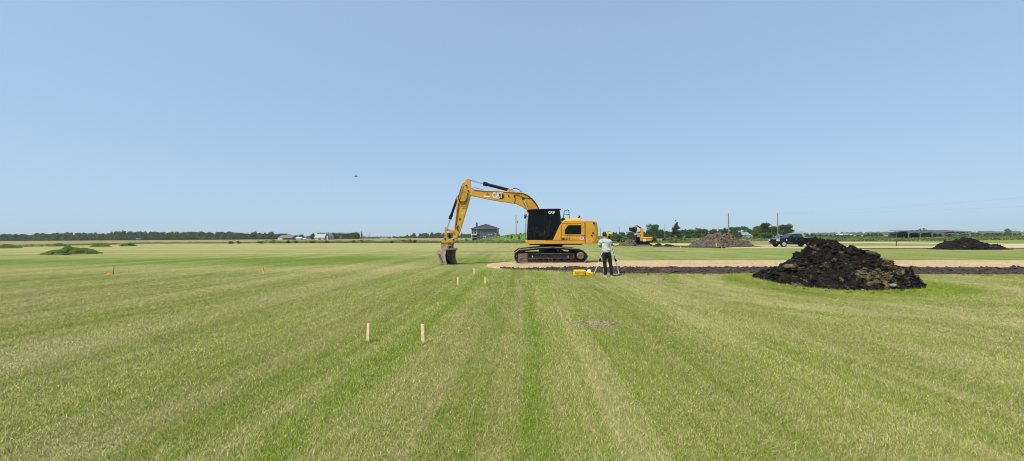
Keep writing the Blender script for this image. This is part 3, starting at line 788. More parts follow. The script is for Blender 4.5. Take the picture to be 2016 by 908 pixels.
# ================================================================== TREES
def crown_pts(blobs, n, rg, shell=.5):
    vol = np.array([b[1][0]*b[1][1]*b[1][2] for b in blobs])**.8; vol /= vol.sum()
    idx = rg.choice(len(blobs), n, p=vol)
    C = np.array([b[0] for b in blobs])[idx]; Rr = np.array([b[1] for b in blobs])[idx]
    d = rg.normal(size=(n, 3)); d /= np.linalg.norm(d, axis=1, keepdims=True)
    r = rg.random(n)**(1/3*shell+.1)
    r *= 1+.16*rg.normal(size=n)*(rg.random(n) < .5)
    return C+d*r[:, None]*Rr
def blobs_for(style, h, w, rg):
    bl = []
    if style == 'round':
        for k in range(11):
            a = rg.uniform(0, 6.28); rr = rg.uniform(.0, .33)*w; zz = h*rg.uniform(.32, .82); k_ = 1-abs(zz/h-.5)*.9
            bl.append(((rr*math.cos(a)*k_*1.1, rr*math.sin(a)*k_*1.1, zz), (w*rg.uniform(.14, .24), w*rg.uniform(.14, .24), h*rg.uniform(.10, .17))))
    elif style == 'bush':
        for k in range(8):
            a = rg.uniform(0, 6.28); rr = rg.uniform(.05, .36)*w; zz = h*rg.uniform(.15, .72)
            bl.append(((rr*math.cos(a), rr*math.sin(a), zz), (w*rg.uniform(.16, .26),)*2+(h*rg.uniform(.18, .28),)))
    elif style == 'poplar':
        for k in range(9):
            zz = h*(.12+.8*k/8); k_ = math.sin(math.pi*min(1, (.25+.75*k/8)))**.6
            bl.append(((rg.uniform(-.08, .08)*w, rg.uniform(-.08, .08)*w, zz), (w*.42*k_+.05, w*.42*k_+.05, h*.09)))
    elif style == 'spruce':
        for k in range(11):
            t = k/10; zz = h*(.08+.88*t); r_ = w*.5*(1-t)**.8+.06*w
            for q in range(4 if k < 8 else 1):
                a = rg.uniform(0, 6.28); bl.append(((r_*.55*math.cos(a), r_*.55*math.sin(a), zz), (r_*.55, r_*.55, h*.045)))
    elif style == 'bare':
        for k in range(10):
            a = rg.uniform(0, 6.28); rr = rg.uniform(.1, .42)*w
            bl.append(((rr*math.cos(a), rr*math.sin(a), h*rg.uniform(.5, .95)), (w*.10, w*.10, h*.07)))
    return bl
def make_tree(label, px, Y, h, w_, style='round', mat='leaf_dark', n=1400, leaf=.22, group=None, z=0, name='tree', seed=None, cat='tree', X=None):
    seed = seed if seed is not None else random.randrange(10**6)
    rg = np.random.default_rng(seed)
    root = empty(name, (GX(px, Y) if X is None else X, Y, z), label, cat, group)
    tr = MB(); r0 = max(.05, h*.018)
    if style != 'bush':
        tr.cyl((0, 0, -.1), (0, 0, h*.45), r0*1.4, r0*.9, n=7); tr.cyl((0, 0, h*.44), (.02*h, 0, h*.9), r0*.9, r0*.25, n=6)
        for k in range(7 if style in ('round', 'bare') else 3):
            a = rg.uniform(0, 6.28); z0 = h*rg.uniform(.25, .6)
            tr.cyl((0, 0, z0), (math.cos(a)*w_*.33, math.sin(a)*w_*.33, z0+h*.22), r0*.5, r0*.12, n=5)
    else:
        for k in range(6):
            a = rg.uniform(0, 6.28); tr.cyl((0, 0, -.05), (math.cos(a)*w_*.25, math.sin(a)*w_*.25, h*.6), r0*.8, r0*.2, n=5)
    tr.build('trunk', M['bark'], root)
    pts = crown_pts(blobs_for(style, h, w_, rg), n, rg)
    V, FA, r = leafquads(pts, leaf, rg)
    np_obj('crown', V, FA, M[mat], root, attr={'rnd': ('POINT', r)})
    return root
def htop(px, ytop, Y): return CH + (hor(px)-ytop)*Y/F

# a wood that reads as one mass: many joined crowns in one object
def wood(name, label, prof, Y, dY, spacing, mat, leaf, per, seed, w_=None):
    rg = np.random.default_rng(seed); VV = []; RR = []; tv = MB()
    px0, px1 = prof[0][0], prof[-1][0]
    xs = np.arange(GX(px0, Y), GX(px1, Y), spacing)
    for x in xs:
        for k in range(3):
            xx = x+rg.uniform(-.5, .5)*spacing; yy = Y+rg.uniform(0, dY)+k*dY*.4
            px = 1008+xx*F/Y; top = float(np.interp(px, [p[0] for p in prof], [p[1] for p in prof]))
            h = max(1.5, htop(px, top, Y)*rg.uniform(.95, 1.22)); ww = (w_ or h*.75)*rg.uniform(.8, 1.2)
            st = 'poplar' if rg.random() < .12 else 'round'
            bl = blobs_for(st, h, ww*(.4 if st == 'poplar' else 1), rg) + [((0, 0, h*.26), (ww*.6, ww*.6, h*.28))]*2
            pts = crown_pts(bl, per, rg); pts += np.array([xx, yy, 0]); pts[:, 2] = np.maximum(pts[:, 2], .05)
            VV.append(pts)
            tv.cyl((xx, yy, -.1), (xx, yy, h*.6), .16, .08, n=5)
    pts = np.concatenate(VV); V, FA, r = leafquads(pts, leaf, rg)
    # leaves and stems joined as one mass
    tvv = np.array(tv.v); quads = [f for f in tv.f if len(f) == 4]; tf = np.array(quads)+len(V)
    FA2 = np.concatenate([FA, tf]); V2 = np.concatenate([V, tvv]); r2 = np.concatenate([r, np.zeros(len(tvv))])
    mi = np.concatenate([np.zeros(len(FA)), np.ones(len(tf))])
    o = np_obj(name, V2, FA2, None, attr={'rnd': ('POINT', r2)}, mats=[M[mat], M['bark']], midx=mi)
    return tag(o, label, 'wood', kind='stuff')
wood('wood', 'dark shelterbelt of bushy trees along the crop field at far left', [(-60, 462), (0, 461.5), (15, 461), (25, 460), (60, 463), (80, 460), (100, 458.5), (130, 462), (160, 460.5), (195, 459), (215, 456), (235, 456.5), (258, 457.5), (264, 461)], 400, 30, 3.4, 'leaf_far', .95, 600, 101)
wood('wood', 'second shelterbelt of mixed trees left of the brown roofed house', [(281, 467), (288, 463), (293, 458), (330, 458), (345, 460), (372, 457), (384, 457.5), (410, 457), (430, 460), (455, 461), (470, 459), (486, 456), (490, 461), (505, 462), (525, 461), (545, 462)], 440, 30, 3.4, 'leaf_far', 1.0, 600, 102)
wood('wood', 'grey green wood on the horizon behind the digger bucket', [(779, 467), (790, 464), (802, 462), (825, 459), (850, 459), (865, 458.5), (900, 460), (930, 462), (940, 463)], 620, 50, 6.5, 'leaf_far', 1.3, 260, 103)
wood('wood', 'hedge of dark trees behind the distant digger and the brown heap', [(1205, 462), (1225, 458.5), (1250, 456), (1305, 454), (1320, 455), (1345, 456), (1368, 452), (1376, 450), (1400, 450.5), (1425, 451), (1440, 447), (1452, 450), (1460, 455)], 240, 16, 2.6, 'leaf_dark', .42, 640, 104)
wood('wood', 'bluish wooded ridge on the horizon at far right', [(1585, 462), (1610, 459), (1640, 460), (1690, 457.5), (1720, 458.5), (1760, 457), (1850, 457), (1900, 456.5), (1960, 456), (2016, 455), (2120, 455)], 1500, 130, 11, 'leaf_far', 3.4, 170, 105)
wood('wood', 'low dark scrub on the horizon behind the pickup and the broken shed', [(1590, 463.0), (1612, 461.0), (1630, 462.8), (1740, 462.5), (1765, 459.5), (1800, 459), (1880, 459.5), (1900, 457.5), (1935, 460), (1990, 459.5), (2040, 459)], 330, 20, 4.5, 'leaf_far', .6, 200, 106)
wood('wood', 'thin far treeline left of the barn', [(545, 464), (560, 463), (600, 465.5), (780, 466.6)], 800, 50, 10, 'leaf_far', 1.5, 120, 107)

# poplars behind the barn: a row one can count
for i, px in enumerate(np.linspace(627, 706, 21)):
    side = 'behind the barn roof' if px < 650 else 'right of the barn'
    g = 'poplars in the row behind the red barn'
    hh = htop(px, 457.2+random.uniform(-.8, .9), 390)
    make_tree('slim poplar in the close row standing '+side, px+random.uniform(-.8, .8), 392+random.uniform(-4, 4), hh, 2.4, 'poplar', 'leaf_far', 260, .55, g, name='poplar_tree', seed=200+i)
make_tree('solitary thin dark poplar right of the poplar row', 712, 380, htop(712, 455.3, 380), 1.6, 'poplar', 'leaf_dark', 350, .4, name='poplar_tree', seed=5)
for px, w_, t, lab in ((693, 6, 457.3, 'second broadest dark tree near the right end of the poplar row'), (703, 7.5, 456.8, 'broadest dark tree closing the right end of the poplar row'), (660, 4.8, 459.5, 'round dark tree just right of the red barn'), (671, 4.5, 464.0, 'low pale bush in front of the poplar row'), (614, 2.0, 460.5, 'pair mate poplar, left of the two slim trees by the barn'), (617.5, 1.8, 458.2, 'taller of the two slim trees by the left end of the barn')):
    make_tree(lab, px, 372, htop(px, t, 372), w_, 'poplar' if w_ < 3 else 'round', 'leaf_light' if 'pale' in lab else 'leaf_dark', 450, .5)
for px, Y, t, w_, st, mat, lab in (
    (1286, 215, 441.0, 7.6, 'round', 'leaf_dark', 'tall round dark tree directly right of the distant digger'),
    (1300, 205, 452.0, 5.5, 'round', 'leaf_dark', 'lower dark tree leaning against the tall round one'),
    (1331, 150, 435.8, 4.6, 'spruce', 'leaf_spruce', 'tall pointed spruce left of the brown heap'),
    (1375, 225, 449.2, 4.2, 'round', 'leaf_mid', 'small rounded tree above the left slope of the brown heap'),
    (1447, 215, 446.2, 6.0, 'round', 'leaf_mid', 'grey green tree behind the top of the brown heap'),
    (1474, 330, 445.8, 13.0, 'round', 'leaf_far', 'hazy wide tree behind the white farmhouse roof'),
    (1489, 175, 449.0, 4.6, 'round', 'leaf_mid', 'light green tree right of the white farmhouse'),
    (1497, 178, 443.5, 5.2, 'round', 'leaf_mid', 'medium tree left of the tall dark tree by the pole'),
    (1512, 176, 438.6, 7.4, 'round', 'leaf_dark', 'tallest dark tree left of the utility pole by the pickup'),
    (1525, 170, 446.0, 5.0, 'round', 'leaf_mid', 'green tree directly behind the utility pole by the pickup'),
    (1543, 182, 440.0, 7.2, 'round', 'leaf_dark', 'dark round tree right of the utility pole above the pickup'),
    (1489, 165, 456.0, 4.6, 'bush', 'leaf_mid', 'bush a little right of the white farmhouse'),
    (1503, 160, 457.0, 6.0, 'bush', 'leaf_mid', 'broad green bush under the tallest dark tree'),
    (1984, 620, 450.0, 9.0, 'round', 'leaf_far', 'single tree rising above the ridge at the far right edge')):
    make_tree(lab, px, Y, htop(px, t, Y)*1.05, w_*(1.22 if st == 'round' else 1), st, mat, 4200 if Y < 260 else 1300, .20 if Y < 260 else .6, seed=int(px*3+Y))
for i, (px, w_) in enumerate(((1802, 3.0), (1816, 4.0), (1832, 3.4))):
    make_tree(['small half bare tree, left of the three above the broken shed', 'tallest half bare tree in the middle of the three above the broken shed', 'thin half bare tree, right of the three above the broken shed'][i], px, 215, htop(px, (452.5, 449.5, 451.5)[i], 215), w_, 'bare', 'leaf_far', 170, .22, seed=300+i, name='bare_tree')
# shrubs around the far digger
for i, (px, Y, t, w_, mat) in enumerate(((1204, 112, 463.0, 3.2, 'leaf_light'), (1213, 108, 460.5, 3.6, 'leaf_mid'), (1221, 104, 462.5, 3.0, 'leaf_dark'), (1229, 110, 457.8, 4.2, 'leaf_mid'), (1238, 106, 459.0, 4.0, 'leaf_light'), (1247, 100, 457.0, 4.4, 'leaf_dark'), (1259, 108, 457.5, 4.4, 'leaf_mid'),
                                     (1271, 112, 459.0, 3.8, 'leaf_mid'), (1287, 92, 465.5, 3.0, 'leaf_mid'), (1215, 88, 468.5, 2.6, 'leaf_dark'), (1228, 86, 469.0, 2.4, 'leaf_mid'), (1176, 120, 465.5, 2.4, 'leaf_mid'))):
    nm = ['pale green bush behind the surveyor', 'mid green bush right of the surveyor', 'small dark bush in the row behind the surveyor', 'tall leafy bush left of the digger bucket', 'yellow green bush below the raised bucket', 'dark bush behind the distant digger cab', 'green bush behind the distant digger boom', 'green bush behind the distant digger counterweight', 'low green bush right of the distant counterweight', 'low dark bush in front of the bush row', 'low mid green bush beside the spoil heap', 'small bush right behind the near digger counterweight'][i]
    make_tree(nm, px, Y, htop(px, t, Y), w_, 'bush', mat, 900, .15, name='shrub', cat='shrub', seed=400+i)
for i, (px, Y, t) in enumerate(((1308, 96, 467), (1318, 98, 466), (1324, 92, 465.5), (1329, 90, 462), (1339, 94, 467.5), (1347, 92, 465), (1357, 100, 468), (1365, 98, 467.5))):
    nm = ['left of the spruce, leftmost', 'second from the left beside the spruce', 'third from the left beside the spruce', 'in front of the spruce', 'just right of the spruce', 'tallest right of the spruce', 'by the left foot of the brown heap', 'touching the brown heap'][i]
    make_tree('young leafy sapling '+nm, px, Y, htop(px, t, Y), 1.3, 'poplar', 'leaf_light' if i % 2 else 'leaf_mid', 320, .12, name='sapling', seed=430+i)
for i, (px, Y, t, lab) in enumerate(((1010, 150, 461.3, 'round dark bush on the bank left of the pole'), (1024, 150, 462.3, 'small dark bush on the bank right of the pole'), (1034, 150, 461.2, 'dark bush on the bank beside the digger cab'))):
    zb = crest(GX(px, Y))*.95
    make_tree(lab, px, Y, max(.8, htop(px, t-1.5, Y)-zb), 1.9 if i != 1 else 1.2, 'bush', 'leaf_dark', 500, .13, name='shrub', cat='shrub', seed=450+i, z=zb-.1)
for i, (px, Y) in enumerate(((1007, 118), (1022, 112), (918, 112), (1000, 124))):
    zb = 1.0 if px > 990 else .0
    make_tree(['sapling with green leaves on the bank left of the pole foot', 'sapling on the bank between pole and digger', 'dark sapling behind the digger arm', 'thin sapling on the bank slope near the white stick'][i], px, Y, 1.5, .8, 'poplar', 'leaf_mid', 200, .10, name='sapling', seed=470+i, z=zb-.15 if i != 1 else .7)
make_tree('thin lone sapling with few leaves between the two far gravel roads', 1765, 52, 1.05, .35, 'bare', 'leaf_mid', 26, .045, name='sapling', seed=499)
# bushes at the lawn edge before the farmyards
for i, (px, Y, h_, w_, mat) in enumerate(((456, 112, 1.35, 1.9, 'leaf_dark'), (470, 110, 1.2, 1.6, 'leaf_dark'), (537, 112, 1.9, 3.2, 'leaf_light'), (512, 112, .9, 2.2, 'leaf_mid'), (567, 112, 1.4, 2.0, 'leaf_mid'), (582, 113, 1.2, 1.8, 'leaf_dark'), (615, 112, .9, 1.8, 'leaf_mid'), (644, 111, 1.0, 1.8, 'leaf_dark'), (712, 110, 1.3, 1.4, 'weeds_red'), (696, 110, 1.3, 1.0, 'weeds_red'), (795, 106, 1.4, 1.6, 'weeds_red'), (808, 105, 1.4, 1.5, 'weeds_red'), (817, 104, 1.3, 1.2, 'leaf_dark'), (771, 106, 1.0, 1.1, 'leaf_dark'))):
    nm = ['dark bush in the crop edge, left of a close pair', 'dark bush in the crop edge, right of a close pair', 'wide pale green bush before the brown roofed house', 'low green bush left of the wide pale one', 'green bush under the right end of the brown roof', 'dark bush left of the white sheds', 'low bush left of the barn', 'dark bush before the barn end', 'reddish young shrub below the solitary poplar', 'thin reddish shrub left of the solitary poplar', 'reddish shrub, left one left of the digger arm', 'reddish shrub, right one left of the digger arm', 'narrow dark shrub nearest the digger arm', 'small dark shrub between the barn and the digger arm'][i]
    make_tree(nm, px, Y, h_*.75, w_*.8, 'bush', 'leaf_mid' if mat == 'leaf_dark' else mat, 400, .11, name='shrub', cat='shrub', seed=520+i)

# rough weeds between the lawn and the fields
def weeds(name, label, pts, n, hmax, leaf, mat, seed):
    rg = np.random.default_rng(seed); P3 = []
    segs = [(Vector(a), Vector(b_)) for a, b_ in zip(pts[:-1], pts[1:])]; Ls = np.array([(b_-a).length for a, b_ in segs]); Ls /= Ls.sum()
    idx = rg.choice(len(segs), n, p=Ls)
    for k in idx:
        a, b_ = segs[k]; t = rg.random(); p = a.lerp(b_, t); d = (p.normalized() if p.length else Vector((0, 1)))
        dep = rg.random()**1.3*18; x, y = p.x+d.x*dep, p.y+d.y*dep
        cl = .5+.9*mnoise.noise(Vector((x*.25, y*.25, seed)))
        P3.append((x, y, max(.03, rg.random()*hmax*max(.12, cl))))
    V, FA, r = leafquads(np.array(P3), leaf, rg, 1.2)
    return tag(np_obj(name, V, FA, M[mat], attr={'rnd': ('POINT', r)}), label, 'weeds', kind='stuff')
weeds('weeds', 'rough tall weeds along the left lawn edge', [(-230, 60), (-150, 68), (-101, 77), (-106, 92), (-114, 121), (-77, 116)], 14000, .55, .15, 'weeds', 31)
weeds('weeds', 'rough weeds and young growth behind the middle of the lawn', [(-77, 116), (-38, 108), (-1, 94), (20, 86), (45, 84)], 34000, .85, .13, 'weeds', 32)
weeds('weeds', 'green rough growth beyond the back gravel road on the right', [(62, 100), (80, 94), (110, 98), (170, 110), (260, 120)], 36000, 1.0, .17, 'weeds', 33)
def bankgrass():
    rg = np.random.default_rng(77); n = 26000
    x = rg.uniform(-20, 45, n); y = rg.uniform(97, 150, n)
    z = np.array([crest(a)*(lambda t: t*t*(3-2*t))(min(1, max(0, (b_-97)/42)))-.05 for a, b_ in zip(x, y)])
    k = np.array([mnoise.noise(Vector((a*.4, b_*.4, 0))) for a, b_ in zip(x, y)])
    z += rg.random(n)*(.10+.35*np.clip(k+.2, 0, 1))
    V, FA, r = leafquads(np.stack([x, y, z], 1), .11, rg, 1.2)
    tag(np_obj('bank_weeds', V, FA, M['leaf_light'], attr={'rnd': ('POINT', r)}), 'bright green weeds covering the grassy bank by the house', 'weeds', kind='stuff')
bankgrass()
def farshrub():
    rg = np.random.default_rng(78); n = 30000
    x = rg.uniform(100, 420, n); y = 130+rg.random(n)**2*180
    k = np.array([mnoise.noise(Vector((a*.05, b_*.05, 4))) for a, b_ in zip(x, y)])
    z = rg.random(n)*(.25+1.1*np.clip(k, 0, 1))
    V, FA, r = leafquads(np.stack([x, y, z], 1), .28, rg, .8)
    tag(np_obj('field_weeds', V, FA, M['leaf_mid'], attr={'rnd': ('POINT', r)}), 'patchy green growth in the far field at right', 'weeds', kind='stuff')
farshrub()

# ================================================================== TEXT
def text_part(name, txt, size, mat, parent, loc, rot=(R(90), 0, 0), offset=.0, depth=.003, sx=1.0):
    cu = bpy.data.curves.new('t', 'FONT'); cu.body = txt; cu.size = size; cu.offset = offset; cu.extrude = depth
    cu.align_x = 'CENTER'; cu.align_y = 'CENTER'
    to = bpy.data.objects.new('t', cu); COL.objects.link(to); bpy.context.view_layer.update()
    dg = bpy.context.evaluated_depsgraph_get()
    me = bpy.data.meshes.new_from_object(to.evaluated_get(dg)); bpy.data.objects.remove(to); bpy.data.curves.remove(cu)
    me.name = name; me.materials.clear(); me.materials.append(mat)
    for v in me.vertices: v.co.x *= sx
    o = bpy.data.objects.new(name, me); COL.objects.link(o); o.parent = parent; o.location = loc; o.rotation_euler = rot
    return o

# ================================================================== NEAR EXCAVATOR
EO = Vector((2.30, 22.6, .12))
ex = empty('excavator', EO, 'large yellow and black tracked excavator on the near gravel drive, bucket on the grass', 'excavator')
def e(px, py, ly):
    p = P(px, py, EO.y+ly)-EO; return (p.x, p.z)
def E3(px, py, ly):
    p = P(px, py, EO.y+ly)-EO; return Vector((p.x, ly, p.z))
def outl(pts, ly): return [e(x, y, ly) for x, y in pts]

def resample(pts, n):
    pts = [Vector(p) for p in pts]; pts.append(pts[0]); L = [0]
    for a, b_ in zip(pts[:-1], pts[1:]): L.append(L[-1]+(b_-a).length)
    out = []
    for s in np.linspace(0, L[-1], n, endpoint=False):
        k = max(i for i in range(len(L)-1) if L[i] <= s+1e-9); t = (s-L[k])/(L[k+1]-L[k])
        out.append((pts[k].lerp(pts[k+1], t), (pts[k+1]-pts[k]).normalized()))
    return out
TR = outl([(1018, 518.0), (1013.5, 513), (1011.6, 507), (1011.8, 501), (1014.5, 496.2), (1020, 492.4), (1030, 490.4), (1050, 488.4), (1068, 486.9), (1088, 486.2), (1108, 487.2), (1128, 488.8), (1142, 490), (1149, 493), (1154, 497.5), (1157.2, 503), (1156.8, 509), (1154, 514), (1149.5, 518.0)], -1.5)
TR = [(x, max(z, .0)) for x, z in TR]
def make_track(y0, y1, near):
    t = MB(); pitch = resample(TR, 52)
    dense = resample(TR, 104); nb = len(dense); vs = []
    for p, d in dense:
        n = Vector((-d.y, d.x)); a = p-n*.03; b_ = p-n*.125
        vs += [(a.x, y0+.06, a.y), (a.x, y1-.06, a.y), (b_.x, y1-.06, b_.y), (b_.x, y0+.06, b_.y)]
    fs = []
    for i in range(nb):
        j = (i+1) % nb
        for k in range(4): fs.append((i*4+k, i*4+(k+1) % 4, j*4+(k+1) % 4, j*4+k))
    t.mat(0)._add(vs, fs)
    for p, d in pitch:
        ang = math.atan2(d.y, d.x); rot = Matrix.Rotation(-ang, 3, 'Y')
        n = Vector((-d.y, d.x))   # outward
        c = p - n*.022
        t.mat(1).box((c.x, (y0+y1)/2, c.y), (.178, y1-y0, .022), rot)
        c2 = p - n*.004
        for o in (-.055, 0, .055):
            t.mat(1).box((c2.x+d.x*o, (y0+y1)/2, c2.y+d.y*o), (.012, y1-y0-.01, .018), rot)
        c3 = p - n*.075
        for yy in ((y0+y1)/2-.13, (y0+y1)/2+.13):
            t.mat(0).box((c3.x, yy, c3.y), (.15, .05, .085), rot)
    return t.build('track', [M['track'], M['track_dust']], ex)
def make_frame(y0, y1, s):
    ym = (y0+y1)/2; sg = s
    f = MB()
    zf0, zf1 = e(1085, 509.5, -1.5)[1], e(1085, 499.5, -1.5)[1]
    xa, xb = e(1030, 505, -1.5)[0], e(1131, 505, -1.5)[0]
    f.bx(xa, xb, ym-.17, ym+.17, zf0+.02, zf1)
    f.build('track_frame', M['track'], ex, bevel=.012)
    g = MB(); yo = y0-.002 if s < 0 else y1+.002
    for z in (zf0+.015, zf1): g.bx(xa+.25, xb, yo+.10*(-s), yo+.28*(-s), z-.018, z+.018)
    g.bx(xb-.04, xb, yo+.10*(-s), yo+.28*(-s), zf0+.01, zf1)
    g.build('guard_rail', M['steel_mud'], ex, bevel=.006)
    # boxed guard over the front idler
    b_ = MB(); x0, z0 = e(1019.5, 516.3, -1.5); x1, z1 = e(1038.5, 499.2, -1.5)
    b_.bx(x0, x1, yo+.06*(-s), yo+.26*(-s), z0, z1)
    for k in range(1, 4): b_.bx(x0+.05, x1-.05, yo+.045*(-s), yo+.07*(-s), z0+(z1-z0)*k/4-.012, z0+(z1-z0)*k/4+.012)
    for k in range(1, 3): b_.bx(x0+(x1-x0)*k/3-.012, x0+(x1-x0)*k/3+.012, yo+.05*(-s), yo+.068*(-s), z0+.05, z1-.05)
    b_.build('idler_guard', M['drive'], ex, bevel=.012)
    cx, cz = e(1029, 505, -1.5); i = MB()
    i.cyl((cx-.03, ym-.09, cz), (cx-.03, ym+.09, cz), .30, n=28)
    i.build('idler_wheel', M['track'], ex, bevel=.01)
    for px in np.linspace(1042, 1127, 7):
        r = MB(); cx, cz = e(px, 512.0, -1.5)
        r.cyl((cx, ym-.18, cz), (cx, ym+.18, cz), .105, n=16); r.cyl((cx, ym+s*.17, cz), (cx, ym+s*.23, cz), .05, n=10)
        r.build('track_roller', M['track'], ex, bevel=.006)
    for px in (1069, 1099):
        r = MB(); cx, cz = e(px, 492.6, -1.5)
        r.cyl((cx, ym-.16, cz), (cx, ym+.20, cz), .075, n=14); r.bx(cx-.045, cx+.045, ym-.06, ym+.14, cz-.25, cz)
        r.build('carrier_roller', M['track'], ex, bevel=.005)
    cx, cz = e(1143.2, 503.6, -1.5); sp = MB()
    n = 22; pts = []
    for k in range(n*2):
        a = math.pi*k/n; rr = .355 if k % 2 else .30; pts.append((cx+rr*math.cos(a), cz+rr*math.sin(a)))
    sp.prism(pts, ym-.045, ym+.045); sp.build('sprocket', M['track'], ex)
    d = MB(); ya, yb_ = (y0+.03, ym) if s < 0 else (ym, y1-.03)
    d.cyl((cx, ya, cz), (cx, yb_, cz), .205, n=30); yq = ya if s < 0 else yb_
    d.cyl((cx, yq+s*.035, cz), (cx, yq, cz), .165, .19, n=30)
    for k in range(10):
        a = 2*math.pi*k/10; d.cyl((cx+.178*math.cos(a), yq+s*.02, cz+.178*math.sin(a)), (cx+.178*math.cos(a), yq, cz+.178*math.sin(a)), .014, n=6)
    d.cyl((cx, yq+s*.05, cz), (cx, yq, cz), .05, n=12)
    d.build('final_drive', M['drive'], ex, bevel=.006)
    st = MB(); x0, z0 = e(1080, 516.3, -1.5); x1, z1 = e(1088.5, 510, -1.5)
    yy = yo+.04*(-s)
    st.tube([(x0, yy, z1), (x0+.03, yy, z0), (x1-.03, yy, z0), (x1, yy, z1)], .016); st.bx(x0+.03, x1-.03, yy, yy+.12*(-s), z0, z0+.03)
    st.build('step', M['steel_mud'], ex)
    for px in (1048.3, 1118.8):
        w_ = MB(); cx, cz = e(px, 505.6, -1.5); w_.bx(cx-.015, cx+.015, ym+s*.172, ym+s*.18, cz-.05, cz+.05); w_.build('reflector', M['white'], ex)
make_track(-1.5, -.9, True); make_frame(-1.5, -.9, -1)
make_track(.9, 1.5, False); make_frame(.9, 1.5, 1)
c = MB(); zc = e(1085, 505, -1.5)[1]
c.prism([(-.75, zc+.12), (-.55, zc-.10), (.55, zc-.10), (.75, zc+.12), (.55, zc+.33), (-.55, zc+.33)], -1.0, 1.0)
c.build('carbody', M['track'], ex, bevel=.03)
z1 = e(1085, 480.8, -1.4)[1]
c = MB(); c.cyl((0, 0, zc+.33), (0, 0, z1+.01), .66, n=40); c.cyl((0, 0, z1-.10), (0, 0, z1+.015), .74, n=40)
c.build('swing_ring', M['black'], ex)

# revolving frame
deck_z0, deck_z1 = e(1085, 480.4, -1.4)[1], e(1085, 473.2, -1.4)[1]
dx0, dx1 = e(1036.8, 477, -1.4)[0], e(1151.5, 477, -1.4)[0]
d = MB(); d.prism([(dx0+.03, deck_z1), (dx0, deck_z1-.08), (dx0+.02, deck_z0+.02), (dx0+.05, deck_z0), (dx1, deck_z0), (dx1, deck_z1)], -1.39, 1.39)
d.build('deck', M['yellow'], ex, bevel=.015)
d = MB(); d.bx(dx0+.2, dx1-.1, -1.2, 1.2, deck_z0-.06, deck_z0+.01); d.build('belly_plate', M['black'], ex)

# engine housing (near side face at ly = -1.38)
B = -1.38
hs = outl([(1104.8, 473), (1104.8, 442), (1107.5, 437), (1113.6, 430.2), (1118, 429.2), (1143, 429.0), (1146.5, 430.5), (1152.3, 435.4), (1152.3, 473)], B)
hs2 = outl([(1104.8, 473), (1104.8, 442), (1107.5, 437), (1111, 434.5), (1118, 434.0), (1143, 434), (1147.5, 434.6), (1152.3, 437.0), (1152.3, 473)], B)
h = MB(); h.prism(hs2, B, B+.001+.30, hs); h.prism(hs, B+.30, 1.38)
h.build('engine_housing', M['yellow'], ex, bevel=.025)
# black seam, door lines, vent recess
g = MB(); go = outl([(1112.2, 461.6), (1112.2, 453.0), (1118.6, 443.4), (1144.2, 443.4), (1144.2, 461.6)], B)
g.prism(go, B-.006, B+.03); g.build('side_vent', M['glass'], ex)
g = MB()
x0, z0 = e(1113.5, 461, B); x1, z1v = e(1143.8, 444, B)
for k in range(9):
    z = z0+(z1v-z0)*(k+.5)/9; xs_ = x0+max(0, (k-3.6))*.042
    g.bx(xs_, x1, B-.014, B-.004, z-.006, z+.006)
g.build('vent_louvre', M['black'], ex)
g = MB(); gz = e(1100, 462.6, B)[1]; gx0, gx1 = e(1111, 462, B)[0], e(1151, 462, B)[0]
g.bx(gx0, gx1, B-.02, B, gz-.022, gz+.012); g.build('vent_trim', M['yellow'], ex, bevel=.006)
g = MB()
for px in (1151.6,): 
    xx = e(px, 460, B)[0]; g.bx(xx-.012, xx+.012, B-.012, B, deck_z0+.01, e(px, 436, B)[1])
xx = e(1104.9, 460, B)[0]; g.bx(xx-.009, xx+.009, B-.010, B, deck_z1, e(1104.9, 443, B)[1])
zz = e(1120, 440.2, B)[1]; g.bx(e(1107, 440, B)[0], e(1144, 440, B)[0], B-.008, B, zz-.004, zz+.004)
zz = deck_z1; g.bx(dx0+1.0, e(1151, 470, B)[0], B-.014, B, zz-.006, zz+.006)
g.build('panel_seam', M['black'], ex)
g = MB(); x0, z0 = e(1119, 435.4, B); x1, z1v = e(1114, 432.8, B)
g.box(((x0+x1)/2, B+.08, (z0+z1v)/2+.01), (.16, .03, .02)); g.build('latch', M['black'], ex)
g = MB()
for px, py in ((1106.3, 433), (1107.5, 430.8), (1110.5, 431.3)):
    c0 = E3(px, py, -1.15); g.box(c0, (.10, .2, .09))
g.build('air_intake', M['black'], ex, bevel=.02)
g = MB(); a = E3(1139.2, 429.4, -.5); b_ = E3(1141.6, 425.2, -.5); g.cyl(a, b_, .05, n=14); g.build('exhaust_pipe', M['black'], ex)
# handrail
g = MB(); ry = -1.15
g.tube([E3(1109.2, 430, ry), E3(1111.3, 416.2, ry), E3(1113, 414.2, ry), E3(1118.5, 413.6, ry), E3(1120.3, 415.5, ry), E3(1120.8, 429.5, ry)], .019, 8)
g.tube([E3(1110.4, 421.6, ry), E3(1120.6, 422.6, ry)], .016, 8)
g.build('handrail', M['black'], ex)
